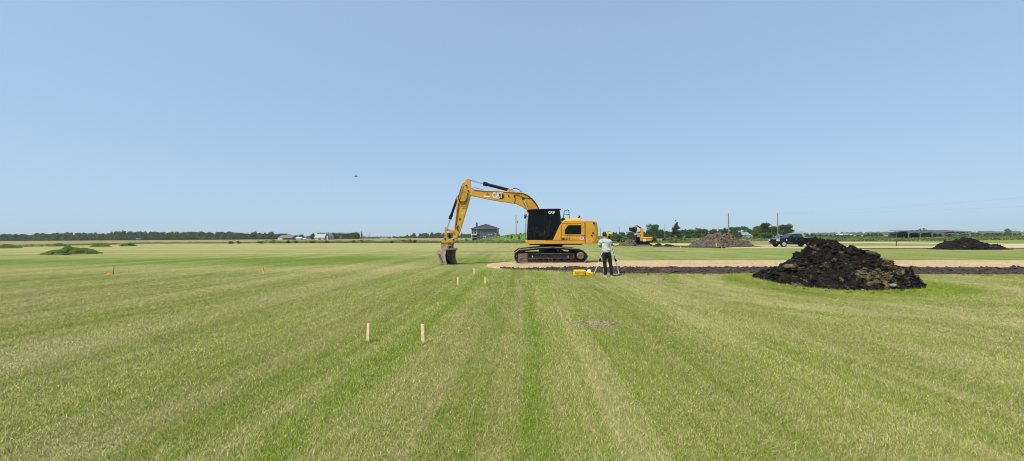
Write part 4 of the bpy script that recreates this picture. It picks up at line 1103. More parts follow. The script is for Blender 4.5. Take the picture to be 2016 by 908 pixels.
# counterweight
cx0 = e(1152.4, 470, B)[0]; zb = e(1160, 479.8, B)[1]; zt = e(1160, 435.0, B)[1]
cw = MB(); n = 14
def cwring(z, grow):
    pts = [(cx0, -1.375)]
    for k in range(n+1):
        t = k/n; a = -math.pi/2+math.pi*t
        xr = 2.50-cx0 if False else 0
        # super-ellipse footprint
        ca, sa = math.cos(a), math.sin(a)
        X = cx0+.04+(.75+grow)*abs(ca)**.42; Y = 1.375*(1 if sa > 0 else -1)*abs(sa)**.36
        pts.append((X, Y))
    pts.append((cx0, 1.375)); return pts
zs = [(zb, -.20), (zb+.10, -.05), (zb+.40, .045), (zb+.75, .035), (zt-.16, -.03), (zt-.05, -.06), (zt, -.14)]
rings = [[(x, y, z) for x, y in cwring(z, g_)] for z, g_ in zs]; m_ = len(rings[0]); vs = [v for r_ in rings for v in r_]; fs = []
for j in range(len(rings)-1):
    for i in range(m_): fs.append((j*m_+i, j*m_+(i+1) % m_, (j+1)*m_+(i+1) % m_, (j+1)*m_+i))
fs += [tuple(range(m_-1, -1, -1)), tuple(range((len(rings)-1)*m_, len(rings)*m_))]
cw._add(vs, fs); cwo = cw.build('counterweight', M['yellow'], ex, bevel=.02)
for px, py in ((1155.5, 435.0), (1166, 435.2)): g = MB(); g.box(E3(px, py, -.9), (.10, .16, .05)); g.build('lifting_eye', M['yellow_dirty'], cwo, bevel=.01)
g = MB(); g.cyl(E3(1167.5, 459, -1.30), E3(1167.5, 459, -1.385), .055, n=16); g.cyl(E3(1165, 463.5, -1.30), E3(1165, 463.5, -1.39), .045, n=14); g.build('reflector', M['decal_dark'], cwo)
g = MB(); g.box(E3(1169, 439.5, -1.33), (.10, .12, .06)); g.build('rear_camera', M['black'], cwo)

# cab
C0 = -1.36
cab = outl([(1037.5, 473.2), (1037.2, 462), (1038.4, 442), (1040.4, 424), (1042, 416), (1046, 413.6), (1098, 412.8), (1102.5, 415), (1104.4, 428), (1104.2, 438), (1102.6, 441.5), (1088.6, 473.2)], C0)
cabi = outl([(1038.5, 473.2), (1038.4, 462), (1039.8, 442), (1041.8, 424), (1044, 416), (1046, 413.6), (1098, 412.8), (1101.5, 415), (1103.0, 428), (1102.8, 438), (1101, 441.5), (1088.6, 473.2)], C0)
c = MB(); c.prism(cabi, C0+.62, -.38); cabo = c.build('cab', M['black'], ex, bevel=.03)
fr = MB()
for pts in ([(1037.5, 473.2), (1037.2, 462), (1038.4, 442), (1040.4, 424), (1042, 416), (1044.4, 417), (1043.0, 424), (1041.2, 442), (1040.2, 462), (1040.4, 470.6)],
            [(1037.5, 473.2), (1040.4, 470.6), (1087.8, 470.6), (1088.6, 473.2)],
            [(1042, 416), (1046, 413.6), (1098, 412.8), (1102.5, 415), (1099.8, 417.4), (1044.4, 417)],
            [(1071.4, 470.6), (1071.2, 417), (1076.2, 417), (1076.6, 470.6)],
            [(1102.5, 415), (1104.4, 428), (1104.2, 438), (1102.6, 441.5), (1088.6, 473.2), (1087.8, 470.6), (1084.6, 470.6), (1098.8, 441), (1100.6, 437), (1100.9, 428), (1099.8, 417.4)]):
    o_ = outl(pts, C0); fr.prism(o_, C0, C0+.07)
fr.build('cab_frame', M['black'], cabo)
fl_ = MB(); fl_.prism(outl([(1038.4, 473.2), (1038.4, 471.6), (1089, 471.6), (1088.6, 473.2)], C0), C0+.071, C0+.62); fl_.build('cab_floor', M['black'], cabo)
bp_ = MB(); bp_.prism(outl([(1085.5, 471.4), (1099.5, 441), (1101.2, 437), (1101.4, 428), (1100, 415), (1102.5, 415), (1103.6, 428), (1103.4, 438), (1102, 441.5), (1088.4, 471.4)], C0), C0+.071, C0+.62); bp_.build('rear_panel', M['black'], cabo)
seatm = simple('seat_fabric', (.075, .08, .09), .8)
st_ = MB(); x0, z0 = e(1062, 466, C0+.4); x1, z1 = e(1081, 457, C0+.4); st_.bx(x0, x1, C0+.16, C0+.60, z0, z1)
sx0, sz0 = e(1076, 458, C0+.4); sx1, sz1 = e(1083, 431, C0+.4)
st_.prism([(sx0, sz0), (sx0+.12, sz0), (sx1+.06, sz1), (sx1-.08, sz1)], C0+.20, C0+.58); st_.prism([(sx1-.06, sz1+.02), (sx1+.05, sz1+.02), (sx1+.06, sz1+.16), (sx1-.03, sz1+.16)], C0+.30, C0+.50)
st_.build('seat', seatm, cabo, bevel=.03)
cn = MB(); cn.box(E3(1059, 456, C0+.45), (.34, .12, .10)); cn.cyl(E3(1054, 471, C0+.5), E3(1050, 452, C0+.5), .03, n=8); cn.box(E3(1049, 448, C0+.5), (.05, .30, .26)); cn.cyl(E3(1061, 455, C0+.3), E3(1060, 448, C0+.3), .02, n=8); cn.build('console', seatm, cabo)
v = MB(); vp = outl([(1037.6, 414.6), (1040, 412.6), (1060, 411.4), (1098, 410.9), (1105.6, 411.2), (1104.6, 413.2), (1040, 414.8)], C0)
v.prism(vp, C0-.03, -.34); v.build('roof', M['black'], cabo, bevel=.012)
def pane(pts, name='window'):
    q = MB(); q.prism(outl(pts, C0), C0+.02, C0+.028); return q.build(name, M['tintglass'], cabo)
pane([(1040.3, 457), (1042, 430), (1044.2, 417.2), (1071.5, 417), (1071.5, 457)])
pane([(1040.3, 470.8), (1040.3, 459), (1071.5, 459), (1071.5, 470.8)])
q = MB(); q.prism(outl([(1040.2, 459.2), (1040.2, 456.8), (1071.4, 456.8), (1071.4, 459.2)], C0), C0+.004, C0+.05); q.build('door_rail', M['black'], cabo)
pane([(1076.2, 470.8), (1076.1, 417.2), (1099.8, 417.2), (1101, 428), (1100.6, 437), (1084.6, 470.8)])
q = MB(); q.prism(outl([(1072.2, 472.4), (1072, 416), (1073.4, 416), (1073.6, 472.4)], C0), C0-.014, C0+.01); q.build('door_pillar', M['black'], cabo)
q = MB(); q.tube([E3(1072.8, 455, C0-.03), E3(1072.8, 462, C0-.03)], .015); q.build('door_handle', M['steel_mud'], cabo)
# small grey bar laid on the door glass as a painted reflection
for px, py in ((1055.5, 449.3),):
    q = MB(); q.box(E3(px, py, C0-.010), (.07, .004, .012)); q.build('painted_reflection', M['greywood'], cabo)
# front window
q = MB(); xa, za = e(1038.2, 444, C0); xb2, zb2 = e(1041.6, 417, C0)
q._add([(xa-.008, C0+.08, za), (xa-.008, -.46, za), (xb2-.008, -.46, zb2), (xb2-.008, C0+.08, zb2)], [(0, 1, 2, 3)]); q.build('windscreen', M['glass'], cabo)
# mirror and guard bar in front
q = MB(); q.tube([E3(1041, 427, -1.3), E3(1035, 426.5, -1.42), E3(1032.4, 422.8, -1.42), E3(1036.6, 422.4, -1.42)], .014); q.box(E3(1034.0, 427.2, -1.42), (.10, .05, .19)); q.box(E3(1036.6, 424.6, -1.42), (.04, .05, .14))
q.build('mirror', M['black'], ex, bevel=.008)
q = MB(); q.tube([E3(1040, 426, -.34), E3(1036.2, 430, -.34), E3(1034.7, 445, -.34), E3(1034.9, 473, -.34)], .013); q.build('grab_rail', M['black'], ex)
q = MB(); q.tube([E3(1039, 419, -1.25), E3(1038.2, 432, -1.3), E3(1036.6, 452, -1.3), E3(1036.8, 470, -1.3)], .012); q.build('window_guard', M['white'], cabo)
text_part('lettering', 'CAT', .19, M['white'], cabo, E3(1085.6, 418.6, C0-.012), offset=.008, sx=.85)
q = MB(); q.prism(outl([(1089.6, 420.6), (1091.2, 416.6), (1092.6, 416.6), (1091.2, 420.6)], C0), C0-.014, C0-.008); q.build('logo_mark', M['white'], cabo)
# triangular side panel in yellow rising to the housing
q = MB(); q.prism(outl([(1088.6, 473), (1103.2, 441.8), (1104.6, 441.8), (1104.6, 473)], B), B-.004, B+.25); q.build('side_panel', M['yellow'], ex, bevel=.008)
# decals
q = MB(); q.prism(outl([(1106.5, 472.4), (1106.5, 468.2), (1111.8, 468.2), (1111.8, 472.4)], B), B-.006, B); q.build('decal', M['decal_dark'], ex)
text_part('model_number', '317', .15, M['decal_dark'], ex, E3(1117.8, 470.2, B-.006), offset=.004)
q = MB(); q.prism(outl([(1141.2, 472.0), (1141.8, 466.2), (1151.0, 466.2), (1151.0, 472.0)], B), B-.006, B); fl = q.build('flag_decal', M['white'], ex)
q = MB()
for x0_, x1_ in ((1143.4, 1145.2), (1149.2, 1151.0)): q.prism(outl([(x0_, 470.2), (x0_, 467.0), (x1_, 467.0), (x1_, 470.2)], B), B-.009, B-.006)
cxm, czm = e(1147.2, 468.6, B); leaf = []
for ang, r_ in ((90, .045), (70, .024), (45, .036), (25, .022), (0, .036), (-30, .03), (-80, .012), (-88, .045), (-92, .045), (-100, .012), (-150, .03), (180, .036), (155, .022), (135, .036), (110, .024)):
    leaf.append((cxm+r_*math.cos(R(ang)), czm+r_*math.sin(R(ang))))
q.prism(leaf, B-.009, B-.006); q.build('flag_red', M['red'], fl)
q = MB(); q.prism(outl([(1145, 465.4), (1145, 464.2), (1151, 464.2), (1151, 465.4)], B), B-.006, B); q.build('warning_decal', M['decal_dark'], ex)

# boom
BM = outl([(918.6, 375.6), (920.3, 371.9), (926, 371.7), (952.5, 375.2), (985.5, 376.3), (1005.4, 377.7), (1024, 378.4), (1033, 380), (1041, 384), (1050.3, 391.5), (1058.2, 402), (1062.6, 411.4), (1070, 432), (1077, 456), (1077, 463), (1072, 466), (1066, 461),
            (1056, 441), (1047, 424), (1038.4, 414), (1027.8, 406), (1016, 400.8), (997.4, 398.1), (972.3, 394.2), (952.5, 390.2), (927.4, 385), (920.5, 380)], -.2)
q = MB(); q.prism(BM, -.2, .2); bo = q.build('boom', M['yellow'], ex, bevel=.012)
# flange weld edge and service lines along the boom
def tubeobj(name, pts, ly, r, mat, parent):
    q = MB(); q.tube([E3(x, y, ly) for x, y in pts], r, 6); return q.build(name, mat, parent)
for k, off in enumerate((0, 1.6)):
    tubeobj('hydraulic_line', [(1060.8-off*.6, 410+off*0), (1055.5-off, 400.5), (1048-off, 391.5), (1039.5-off, 385), (1032-off, 381.6), (1022, 380.2+off*.2), (1008, 379.4+off*.3)], -.215, .014, M['hose'], bo)
tubeobj('hydraulic_line', [(1008, 379.2), (985, 377.8), (953, 376.9), (933, 374.2)], -.21, .013, M['hose'], bo)
tubeobj('hydraulic_hose', [(1007, 373.5), (1012, 371.3), (1018, 371.5), (1023, 374), (1028, 378.6)], -.05, .022, M['hose'], bo)
tubeobj('hydraulic_hose', [(1011, 385.6), (1017, 383.8), (1024, 385.5), (1030, 388.6), (1036, 389.5), (1044, 391)], -.215, .012, M['hose'], bo)
tubeobj('hydraulic_hose', [(1014, 388), (1014.3, 396), (1012, 401)], -.215, .013, M['hose'], bo)
for px, py in ((1001.8, 385.6), (1013.6, 387.0)):
    q = MB(); q.cyl(E3(px, py, -.24), E3(px, py, -.19), .045, n=12); q.build('boom_pin', M['hose'], bo)
q = MB(); q.tube([E3(928, 371.8, -.1), E3(936, 370, -.1), E3(944, 372, -.1), E3(953, 374.4, -.1)], .013, 6); q.build('hydraulic_hose', M['hose'], bo)
# boom cylinders
for ly in (-.32, .32):
    q = MB(); q.cyl(E3(1030.6, 391.5, ly), E3(1041, 417, ly), .045, n=12); rod = q.build('cylinder_rod', M['chrome'], ex)
    q = MB(); q.cyl(E3(1041, 417, ly), E3(1056, 462, ly), .085, n=14); q.build('boom_cylinder', M['black'], ex)
    q = MB(); q.cyl(E3(1030.6, 391.5, ly-.05), E3(1030.6, 391.5, ly+.05), .085, n=16); q.build('cylinder_eye', M['hose'], rod)
q = MB(); q.cyl(E3(1030.6, 391.5, -.38), E3(1030.6, 391.5, .38), .045, n=12); q.build('boom_pin', M['steel_mud'], bo)
# stick cylinder on top of the boom
q = MB(); q.cyl(E3(925, 354.4, 0), E3(954, 362.2, 0), .04, n=12); rod = q.build('cylinder_rod', M['chrome'], ex)
q = MB(); q.cyl(E3(952, 361.4, 0), E3(959.5, 363.4, 0), .125, n=16); q.cyl(E3(959, 363.3, 0), E3(1002, 374.3, 0), .092, n=16); q.build('stick_cylinder', M['black'], ex)
q = MB(); q.prism(outl([(998, 377.6), (1001, 372.2), (1004, 371.6), (1007, 373.6), (1013, 376), (1016, 378.4)], -.12), -.12, .12); q.build('cylinder_bracket', M['yellow_dirty'], bo)

# stick (its plane is the boom's)
SK = outl([(919.9, 352.4), (922.5, 351.2), (925, 352.2), (926.2, 355.5), (926.6, 367), (926.8, 383), (924, 395), (916, 421), (907.2, 449), (900.2, 468.2), (896.8, 475), (892, 476), (890.6, 471.5), (893, 453.6), (896.5, 431), (899, 403), (901, 391), (905.4, 379), (908.6, 368), (911.2, 362)], -.17)
q = MB(); q.prism(SK, -.17, .17); sk = q.build('stick', M['yellow'], ex, bevel=.012)
q = MB(); q.prism(outl([(912, 372), (919, 371), (921.5, 380), (920, 393), (915.5, 399.5), (905, 398)], -.2), -.205, .205); q.build('stick_cheek', M['yellow_dirty'], sk, bevel=.01)
q = MB()
for px, py in ((922.6, 376.2), (918.6, 365.2), (897, 470.5)): q.cyl(E3(px, py, -.235), E3(px, py, .235), .055, n=14)
q.build('stick_pin', M['hose'], sk)
for k in range(3):
    tubeobj('hydraulic_hose', [(911-k*.6, 362+k*2), (907+k*.5, 374), (902.5, 388+k*1.5), (906, 396.5+k*2.6), (914, 397.5+k*2.5), (919.5, 391+k*2.6), (920.6, 380)], -.225-.015*k, .013, M['hose'], sk)
tubeobj('hydraulic_line', [(903, 400), (900, 420), (897.3, 440), (896.5, 452)], -.19, .013, M['hose'], sk)
tubeobj('hydraulic_line', [(905, 400), (902.2, 420), (899, 440), (899, 450)], -.19, .010, M['hose'], sk)
tubeobj('hydraulic_hose', [(905, 452), (908.3, 457), (909, 466), (908, 470)], -.1, .012, M['hose'], sk)
tubeobj('hydraulic_hose', [(897.5, 442), (901.5, 446), (900, 452), (903, 455)], -.2, .02, M['hose'], sk)
q = MB(); q.prism(outl([(904.2, 434), (904.6, 429.4), (907.4, 429.4), (907, 434)], -.17), -.176, -.17); q.build('decal', M['decal_dark'], sk)
q = MB(); q.prism(outl([(909.2, 422), (910, 417.4), (913, 417.6), (912, 422.4)], -.17), -.176, -.17); q.build('decal', simple('pale_yellow_decal', (.85, .62, .10), .5, var=.03), sk)
q = MB(); q.box(E3(900.6, 445, -.2), (.12, .05, .12)); q.build('valve_block', M['greywood'], sk, bevel=.01)
# bucket cylinder
q = MB(); q.cyl(E3(901.4, 388.5, 0), E3(888.2, 426, 0), .075, n=14); q.cyl(E3(889.2, 423, 0), E3(885.8, 432, 0), .098, n=14); q.build('bucket_cylinder', M['black'], ex)
q = MB(); q.cyl(E3(886.4, 430, 0), E3(880.6, 449, 0), .04, n=12); q.build('cylinder_rod', M['chrome'], ex)
q = MB(); q.prism(outl([(899, 393), (899.4, 386.4), (903, 383), (908, 384), (905, 395)], -.12), -.12, .12); q.build('cylinder_bracket', M['yellow_dirty'], sk)
# linkage
for ly in (-.21, .17):
    q = MB(); q.prism(outl([(875.2, 450.5), (876.3, 447.6), (880.6, 447.8), (883, 450.6), (894.6, 455.2), (895, 459.8), (892, 460), (881.5, 454.4), (880.6, 456), (876, 453.6)], ly), ly, ly+.04); q.build('link_arm', M['yellow_dirty'], ex, bevel=.006)
    q = MB(); q.prism(outl([(875.4, 451), (881, 451), (880.6, 460), (881.2, 470), (877, 472), (875.6, 468)], ly), ly-.042, ly-.002); q.build('link_arm', M['yellow_dirty'], ex, bevel=.006)
q = MB(); q.cyl(E3(885.2, 458, -.06), E3(885.4, 470, -.06), .04, n=10); q.cyl(E3(885.4, 463, -.06), E3(885.4, 470, -.06), .065, n=10); q.build('link_cylinder', M['black'], ex)
q = MB(); q.prism(outl([(867.2, 474.6), (868.6, 472.4), (875, 467.4), (879, 466.4), (883, 470.8), (890, 471.4), (893.4, 468), (898, 470), (900.4, 473.2), (894.5, 476.6), (868.4, 476.8)], -.25), -.25, .25); q.build('hitch', M['yellow_dirty'], ex, bevel=.012)
q = MB(); q.cyl(E3(876.4, 470.4, -.28), E3(876.4, 470.4, .28), .05, n=12); q.cyl(E3(892.4, 472, -.28), E3(892.4, 472, .28), .05, n=12); q.build('hitch_pin', M['hose'], ex)
rx, rz0 = e(880.8, 485.2, 0); rz1 = e(880.8, 476.4, 0)[1]
q = MB(); q.cyl((rx, 0, rz0+.02), (rx, 0, rz1), .30, .36, n=30); q.cyl((rx-.02, 0, rz0-.02), (rx-.02, 0, rz0+.03), .26, .30, n=30); q.build('rotator', M['yellow_dirty'], ex, bevel=.012)
q = MB(); q.cyl(E3(889.6, 481.5, -.32), E3(892.6, 478.4, -.32), .085, n=12); q.box(E3(871, 480, -.3), (.12, .14, .12)); q.build('rotator_motor', M['steel_mud'], ex, bevel=.01)

# bucket, turned to face right and towards the viewer
bz = -EO.z
bk = bpy.data.objects.new('bucket', None)
BT = R(62)
yaw = -BT   # opening direction = rotate (-y) towards +x
def bxyz(u, wv, z):   # u: opening direction, wv: along width
    dx, dy = math.sin(BT), -math.cos(BT); wx, wy = math.cos(BT), math.sin(BT)
    return Vector((bcx+dx*u+wx*wv, bcy+dy*u+wy*wv, z))
bcx, bcy = e(880.5, 505, -.35)[0], -.35
prof_out = [(.33, .86), (.10, .90), (-.22, .86), (-.40, .72), (-.46, .52), (-.38, .30), (-.20, .12), (.02, .03), (.34, .0)]
prof_in = [(.33, .83), (.10, .865), (-.20, .825), (-.365, .70), (-.42, .52), (-.345, .32), (-.175, .155), (.03, .07), (.34, .02)]
q = MB(); HW = .46; n = len(prof_out)
vs = [bxyz(u, -HW, z+bz) for u, z in prof_out]+[bxyz(u, HW, z+bz) for u, z in prof_out]
vi = [bxyz(u, -HW, z+bz) for u, z in prof_in]+[bxyz(u, HW, z+bz) for u, z in prof_in]
q._add(vs+vi, [(i, i+1, n+i+1, n+i) for i in range(n-1)])
q.mat(1)._add(vs+vi, [(2*n+i, 3*n+i, 3*n+i+1, 2*n+i+1) for i in range(n-1)])
q.mat(0)._add(vs+vi, [(0, n, 3*n, 2*n), (n-1, 3*n-1, 4*n-1, 2*n-1)])
bshell = q.build('bucket', [M['bucket'], M['bucket_in']], ex)
for s_ in (-1, 1):
    q = MB(); o_ = [(.33, .86), (.10, .90), (-.22, .86), (-.40, .72), (-.46, .52), (-.38, .30), (-.20, .12), (.02, .03), (.36, .0), (.24, .35), (.22, .55), (.26, .75)]
    a_ = [bxyz(u, s_*HW, z+bz) for u, z in o_]; b2 = [bxyz(u, s_*(HW+.03), z+bz) for u, z in o_]; k = len(o_)
    q._add(a_+b2, [tuple(range(k)), tuple(range(2*k-1, k-1, -1))]+[(i, (i+1) % k, (i+1) % k+k, i+k) for i in range(k)])
    q.build('side_plate', M['bucket'], bshell)
    q = MB(); o_ = [(-.30, .66), (-.12, .60), (.10, .14), (-.02, .12)]
    a_ = [bxyz(u, s_*(HW+.03), z+bz) for u, z in o_]; b2 = [bxyz(u, s_*(HW+.05), z+bz) for u, z in o_]; k = 4
    q._add(a_+b2, [tuple(range(k)), tuple(range(2*k-1, k-1, -1))]+[(i, (i+1) % k, (i+1) % k+k, i+k) for i in range(k)])
    q.build('wear_strip', M['steel_mud'], bshell)
q = MB(); a_ = [bxyz(.30, -HW-.03, .0+bz), bxyz(.47, -HW-.03, .0+bz), bxyz(.47, HW+.03, .0+bz), bxyz(.30, HW+.03, .0+bz)]
a_ += [v+Vector((0, 0, .035)) for v in a_]
q._add(a_, [(3, 2, 1, 0), (4, 5, 6, 7), (0, 1, 5, 4), (1, 2, 6, 5), (2, 3, 7, 6), (3, 0, 4, 7)]); q.build('cutting_edge', M['drive'], bshell)
q = MB(); rb = Matrix.Rotation(yaw, 3, 'Z')
q.box(bxyz(.30, 0, .88+bz), (1.06, .09, .10), Matrix.Rotation(BT, 3, 'Z')); q.build('top_rim', M['bucket'], bshell, bevel=.01)
q = MB()
for wv in (-.24, .24): q.box(bxyz(.0, wv, 1.02+bz), (.04, .52, .28), Matrix.Rotation(BT, 3, 'Z'))
q.cyl(bxyz(-.18, -.30, 1.08+bz), bxyz(-.18, .30, 1.08+bz), .035, n=10); q.cyl(bxyz(.18, -.30, 1.08+bz), bxyz(.18, .30, 1.08+bz), .035, n=10)
q.build('bucket_ears', M['bucket'], bshell)
q = MB(); q.box((rx+.0, 0-.05, rz0-.10), (.62, .44, .16), Matrix.Rotation(BT, 3, 'Z')); q.cyl((rx+.26, -.35, rz0-.18), (rx+.26, -.35, rz0-.02), .05, n=10); q.cyl((rx+.42, -.32, rz0-.22), (rx+.42, -.32, rz0-.06), .035, n=10); q.build('coupler', M['steel_mud'], ex, bevel=.015)

# logo on the boom
LY = -.2
q = MB(); hx = []
ccx, ccz = e(987.3, 386.8, LY)
for k in range(6): a = math.pi/6+k*math.pi/3; hx.append((ccx+.21*math.cos(a), ccz+.20*math.sin(a)))
q.prism(hx, LY-.004, LY); lb = q.build('logo_back', M['red'], bo)
q = MB(); hx2 = [(ccx-.05+(x-ccx)*.86, ccz+.0+(z-ccz)*.86) for x, z in hx]; q.prism(hx2, LY-.007, LY-.004); q.build('logo_mark', M['black'], lb)
q = MB(); tx, tz = e(980.5, 391.2, LY); q.prism([(tx-.12, tz-.03), (tx+.12, tz-.03), (tx, tz+.10)], LY-.010, LY-.007); q.build('logo_triangle', simple('logo_yellow', (.9, .55, .02), .5, var=.02), lb)
lt = E3(980.0, 385.0, LY-.013); lo = text_part('lettering', 'CAT', .46, M['white'], lb, lt, offset=.020, sx=.66)
q = MB(); q.prism(outl([(953.6, 386), (956, 383.4), (957.5, 384), (959.6, 380), (962, 382.6), (963.5, 381.8), (966.4, 386)], LY), LY-.004, LY); q.build('dealer_decal', simple('dealer_mountain', (.35, .10, .06), .5, var=.1), bo)
q = MB(); q.prism(outl([(953, 387.8), (953, 384.9), (965.8, 385.6), (965.8, 388.6)], LY), LY-.007, LY-.004); q.build('dealer_band', M['canvas'], bo)

# ================================================================== FAR EXCAVATOR (seen from behind its right rear quarter)
FY = 60.5
fx = empty('excavator', (GX(1267, FY), FY, 0), 'small distant yellow digger with a white cab roof, its bucket curled up', 'excavator')
s_ = FY/F
def q3(px, py, ly=0):
    p = P(px, py, FY+ly)-Vector((GX(1267, FY), FY, 0)); return Vector((p.x, ly, p.z))
def qo(pts, ly): return [(q3(x, y, ly).x, q3(x, y, ly).z) for x, y in pts]
for y0, y1 in ((-1.15, -.7), (.7, 1.15)):
    q = MB(); q.prism(qo([(1248.5, 484.6), (1250, 481.4), (1255, 480.6), (1280, 480.0), (1284, 481.4), (1285.4, 483.2), (1283, 484.8)], -1.15), y0, y1)
    tr_ = q.build('track', M['track'], fx, bevel=.04)
    q = MB(); q.prism(qo([(1252, 484.0), (1253, 482.2), (1278, 482.0), (1280, 484.0)], -1.15), y0-.02 if y0 < 0 else y1, y0 if y0 < 0 else y1+.02); q.build('track_frame', M['track_dust'], tr_)
q = MB(); q.cyl(q3(1268, 481, 0), q3(1268, 477.5, 0), .8, n=24); q.box(q3(1267, 480.5, 0), (1.3, 1.8, .35)); q.build('swing_ring', M['black'], fx)
q = MB(); q.prism(qo([(1255, 477.4), (1255, 472.5), (1262, 471.6), (1280, 471.6), (1281.0, 477.2)], 0), -1.1, 1.1); q.build('deck', M['black'], fx, bevel=.05)
q = MB()
n_ = 12; pts = [(q3(1256, 470, 0).x, -1.15)]
for k in range(n_+1):
    a = -math.pi/2+math.pi*k/n_; X0 = q3(1273, 470, 0).x; pts.append((X0+.72*abs(math.cos(a))**.7, 1.15*(1 if math.sin(a) > 0 else -1)*abs(math.sin(a))**.5))
pts.append((q3(1256, 470, 0).x, 1.15))
zt_, zm_, zb_ = q3(1267, 467.2, 0).z, q3(1267, 470.5, 0).z, q3(1267, 474.8, 0).z
q.prism_z(pts, zm_, zt_); q.build('engine_hood', M['far_yellow'], fx, bevel=.12, seg=3)
q = MB(); q.prism_z([(x*1.01, y*1.01) for x, y in pts], zb_, zm_-.002); q.build('counterweight', M['yellow_dirty'], fx, bevel=.05)
q = MB(); q.box(q3(1268.8, 473.2, -1.17), (.48, .03, .34)); q.build('sign_plate', M['white'], fx)
q = MB(); q.prism(qo([(1252.6, 474), (1252.6, 461.6), (1254.5, 460.6), (1262, 460.6), (1262, 474)], -.9), -.95, .0); fc = q.build('cab', M['black'], fx, bevel=.04)
q = MB(); q.prism(qo([(1252.0, 461.8), (1253, 460.0), (1261.6, 460.0), (1262, 461.8)], -.9), -1.0, .05); q.build('roof', M['white'], fc, bevel=.03)
for x0_, x1_ in ((1254.4, 1261.0),):
    q = MB(); q.prism(qo([(x0_, 467), (x0_, 462.6), (x1_, 462.6), (x1_, 467)], -.95), -.962, -.95); q.build('window', simple('pale_window', (.35, .38, .42), .2, var=.05), fc)
q = MB(); q.tube([q3(1250.6, 474, -1), q3(1250.6, 462, -1)], .03); q.build('grab_rail', M['steel_mud'], fx)
q = MB(); q.prism(qo([(1261.6, 467.6), (1261.8, 457), (1262, 450.5), (1258, 447.6), (1252.6, 444.6), (1254.0, 443.0), (1260.5, 446.0), (1263.8, 448.4), (1265.4, 452), (1266.6, 459), (1266.8, 467.6)], .2), .15, .5); q.build('boom', M['far_yellow'], fx, bevel=.03)
q = MB()
for k in range(8): z_ = q3(1265, 450.5+k*2.1, .2); q.box(z_+Vector((.10, -.1, 0)), (.16, .2, .05))
q.build('boom_clamps', M['yellow_dirty'], fx)
q = MB(); q.prism(qo([(1254.8, 443.4), (1252.8, 443.0), (1248, 447.4), (1247, 450), (1250, 451.4), (1253, 448.6)], .2), .18, .46); q.build('stick', M['yellow_dirty'], fx, bevel=.02)
q = MB(); q.cyl(q3(1253.5, 444, .1), q3(1261, 449, .1), .07, n=8); q.build('stick_cylinder', M['black'], fx)
q = MB(); q.prism(qo([(1240.4, 447.8), (1242.6, 448.6), (1246.6, 448.2), (1249.5, 446.2), (1252.6, 447.6), (1252.4, 456.2), (1248, 457.2), (1243, 455.6), (1240.2, 453.6)], .3), -.1, .8); bb = q.build('bucket', M['black'], fx, bevel=.03)
q = MB()
for k in range(4): q.box(q3(1240.2+k*.0, 447.2, -.05+k*.28), (.06, .07, .22))
q.build('tooth', M['steel_mud'], bb)
q = MB(); q.prism(qo([(1247.5, 450.5), (1250.5, 446.5), (1252.5, 447.5), (1252.5, 449), (1249.5, 451.5)], .2), -.14, -.1); q.build('side_plate', M['steel_mud'], bb)

# ================================================================== PICKUP
TY = 52.6
tk = empty('pickup_truck', (GX(1560, TY), TY, 0), 'black crew cab pickup truck facing left on the far gravel drive behind the near heap', 'pickup truck')
def tp(px, py, ly=-1.0):
    p = P(px, py, TY+ly)-Vector((GX(1562, TY), TY, 0)); return (p.x, p.z)
# true proportions in metres, nose towards -x
L0, L1 = -2.85, 3.0
WA, WB = -1.95, 1.88      # axle stations
zg = .0
def arch(xc, r, z0):
    return [(xc+r*math.cos(a), z0+r*math.sin(a)) for a in np.linspace(math.pi, 0, 11)]
low = [(L0+.05, .50), (WA-.52, .42)] + arch(WA, .50, .44)[0:] + [(WA+.52, .40), (WB-.54, .40)] + arch(WB, .50, .44) + [(WB+.55, .46), (L1, .55)]
up = [(L1+.02, .95), (L1-.02, 1.30), (1.05, 1.32), (1.02, 1.33), (-1.15, 1.30), (-1.6, 1.26), (L0+.35, 1.20), (L0+.05, 1.12), (L0-.02, .80)]
q = MB(); q.prism(low+up, -.98, .98); body = q.build('body', M['carpaint'], tk, bevel=.05, seg=3)
q = MB(); cabp = [(-1.30, 1.29), (-.45, 1.86), (-.25, 1.92), (.60, 1.93), (.82, 1.88), (1.04, 1.31)]
q.prism(cabp, -.80, .80); q2 = [(x, z) for x, z in cabp]
q = MB(); vs = [(x, -.94 if z < 1.5 else -.74, z) for x, z in cabp]+[(x, .94 if z < 1.5 else .74, z) for x, z in cabp]; k = len(cabp)
q._add(vs, [tuple(range(k)), tuple(range(2*k-1, k-1, -1))]+[(i, (i+1) % k, (i+1) % k+k, i+k) for i in range(k)])
cabt = q.build('cab', M['carpaint'], tk, bevel=.04, seg=3)
def sidewin(pts):
    q = MB(); f = lambda z: -.945+(z-1.31)/(1.90-1.31)*.20
    vs = [(x, f(z)-.008, z) for x, z in pts]; q._add(vs, [tuple(range(len(vs)))]); return q.build('window', M['carglass'], cabt)
sidewin([(-.98, 1.40), (-.42, 1.78), (-.12, 1.82), (-.12, 1.40)]); sidewin([(-.04, 1.40), (-.04, 1.82), (.58, 1.83), (.76, 1.78), (.90, 1.40)])
q = MB(); q._add([(-1.27, -.80, 1.325), (-1.27, .80, 1.325), (-.47, .68, 1.862), (-.47, -.68, 1.862)], [(0, 1, 2, 3)])
for v_i in range(4): q.v[v_i] = (q.v[v_i][0]-.012, q.v[v_i][1], q.v[v_i][2]+.012)
q.build('windscreen', M['carglass'], cabt)
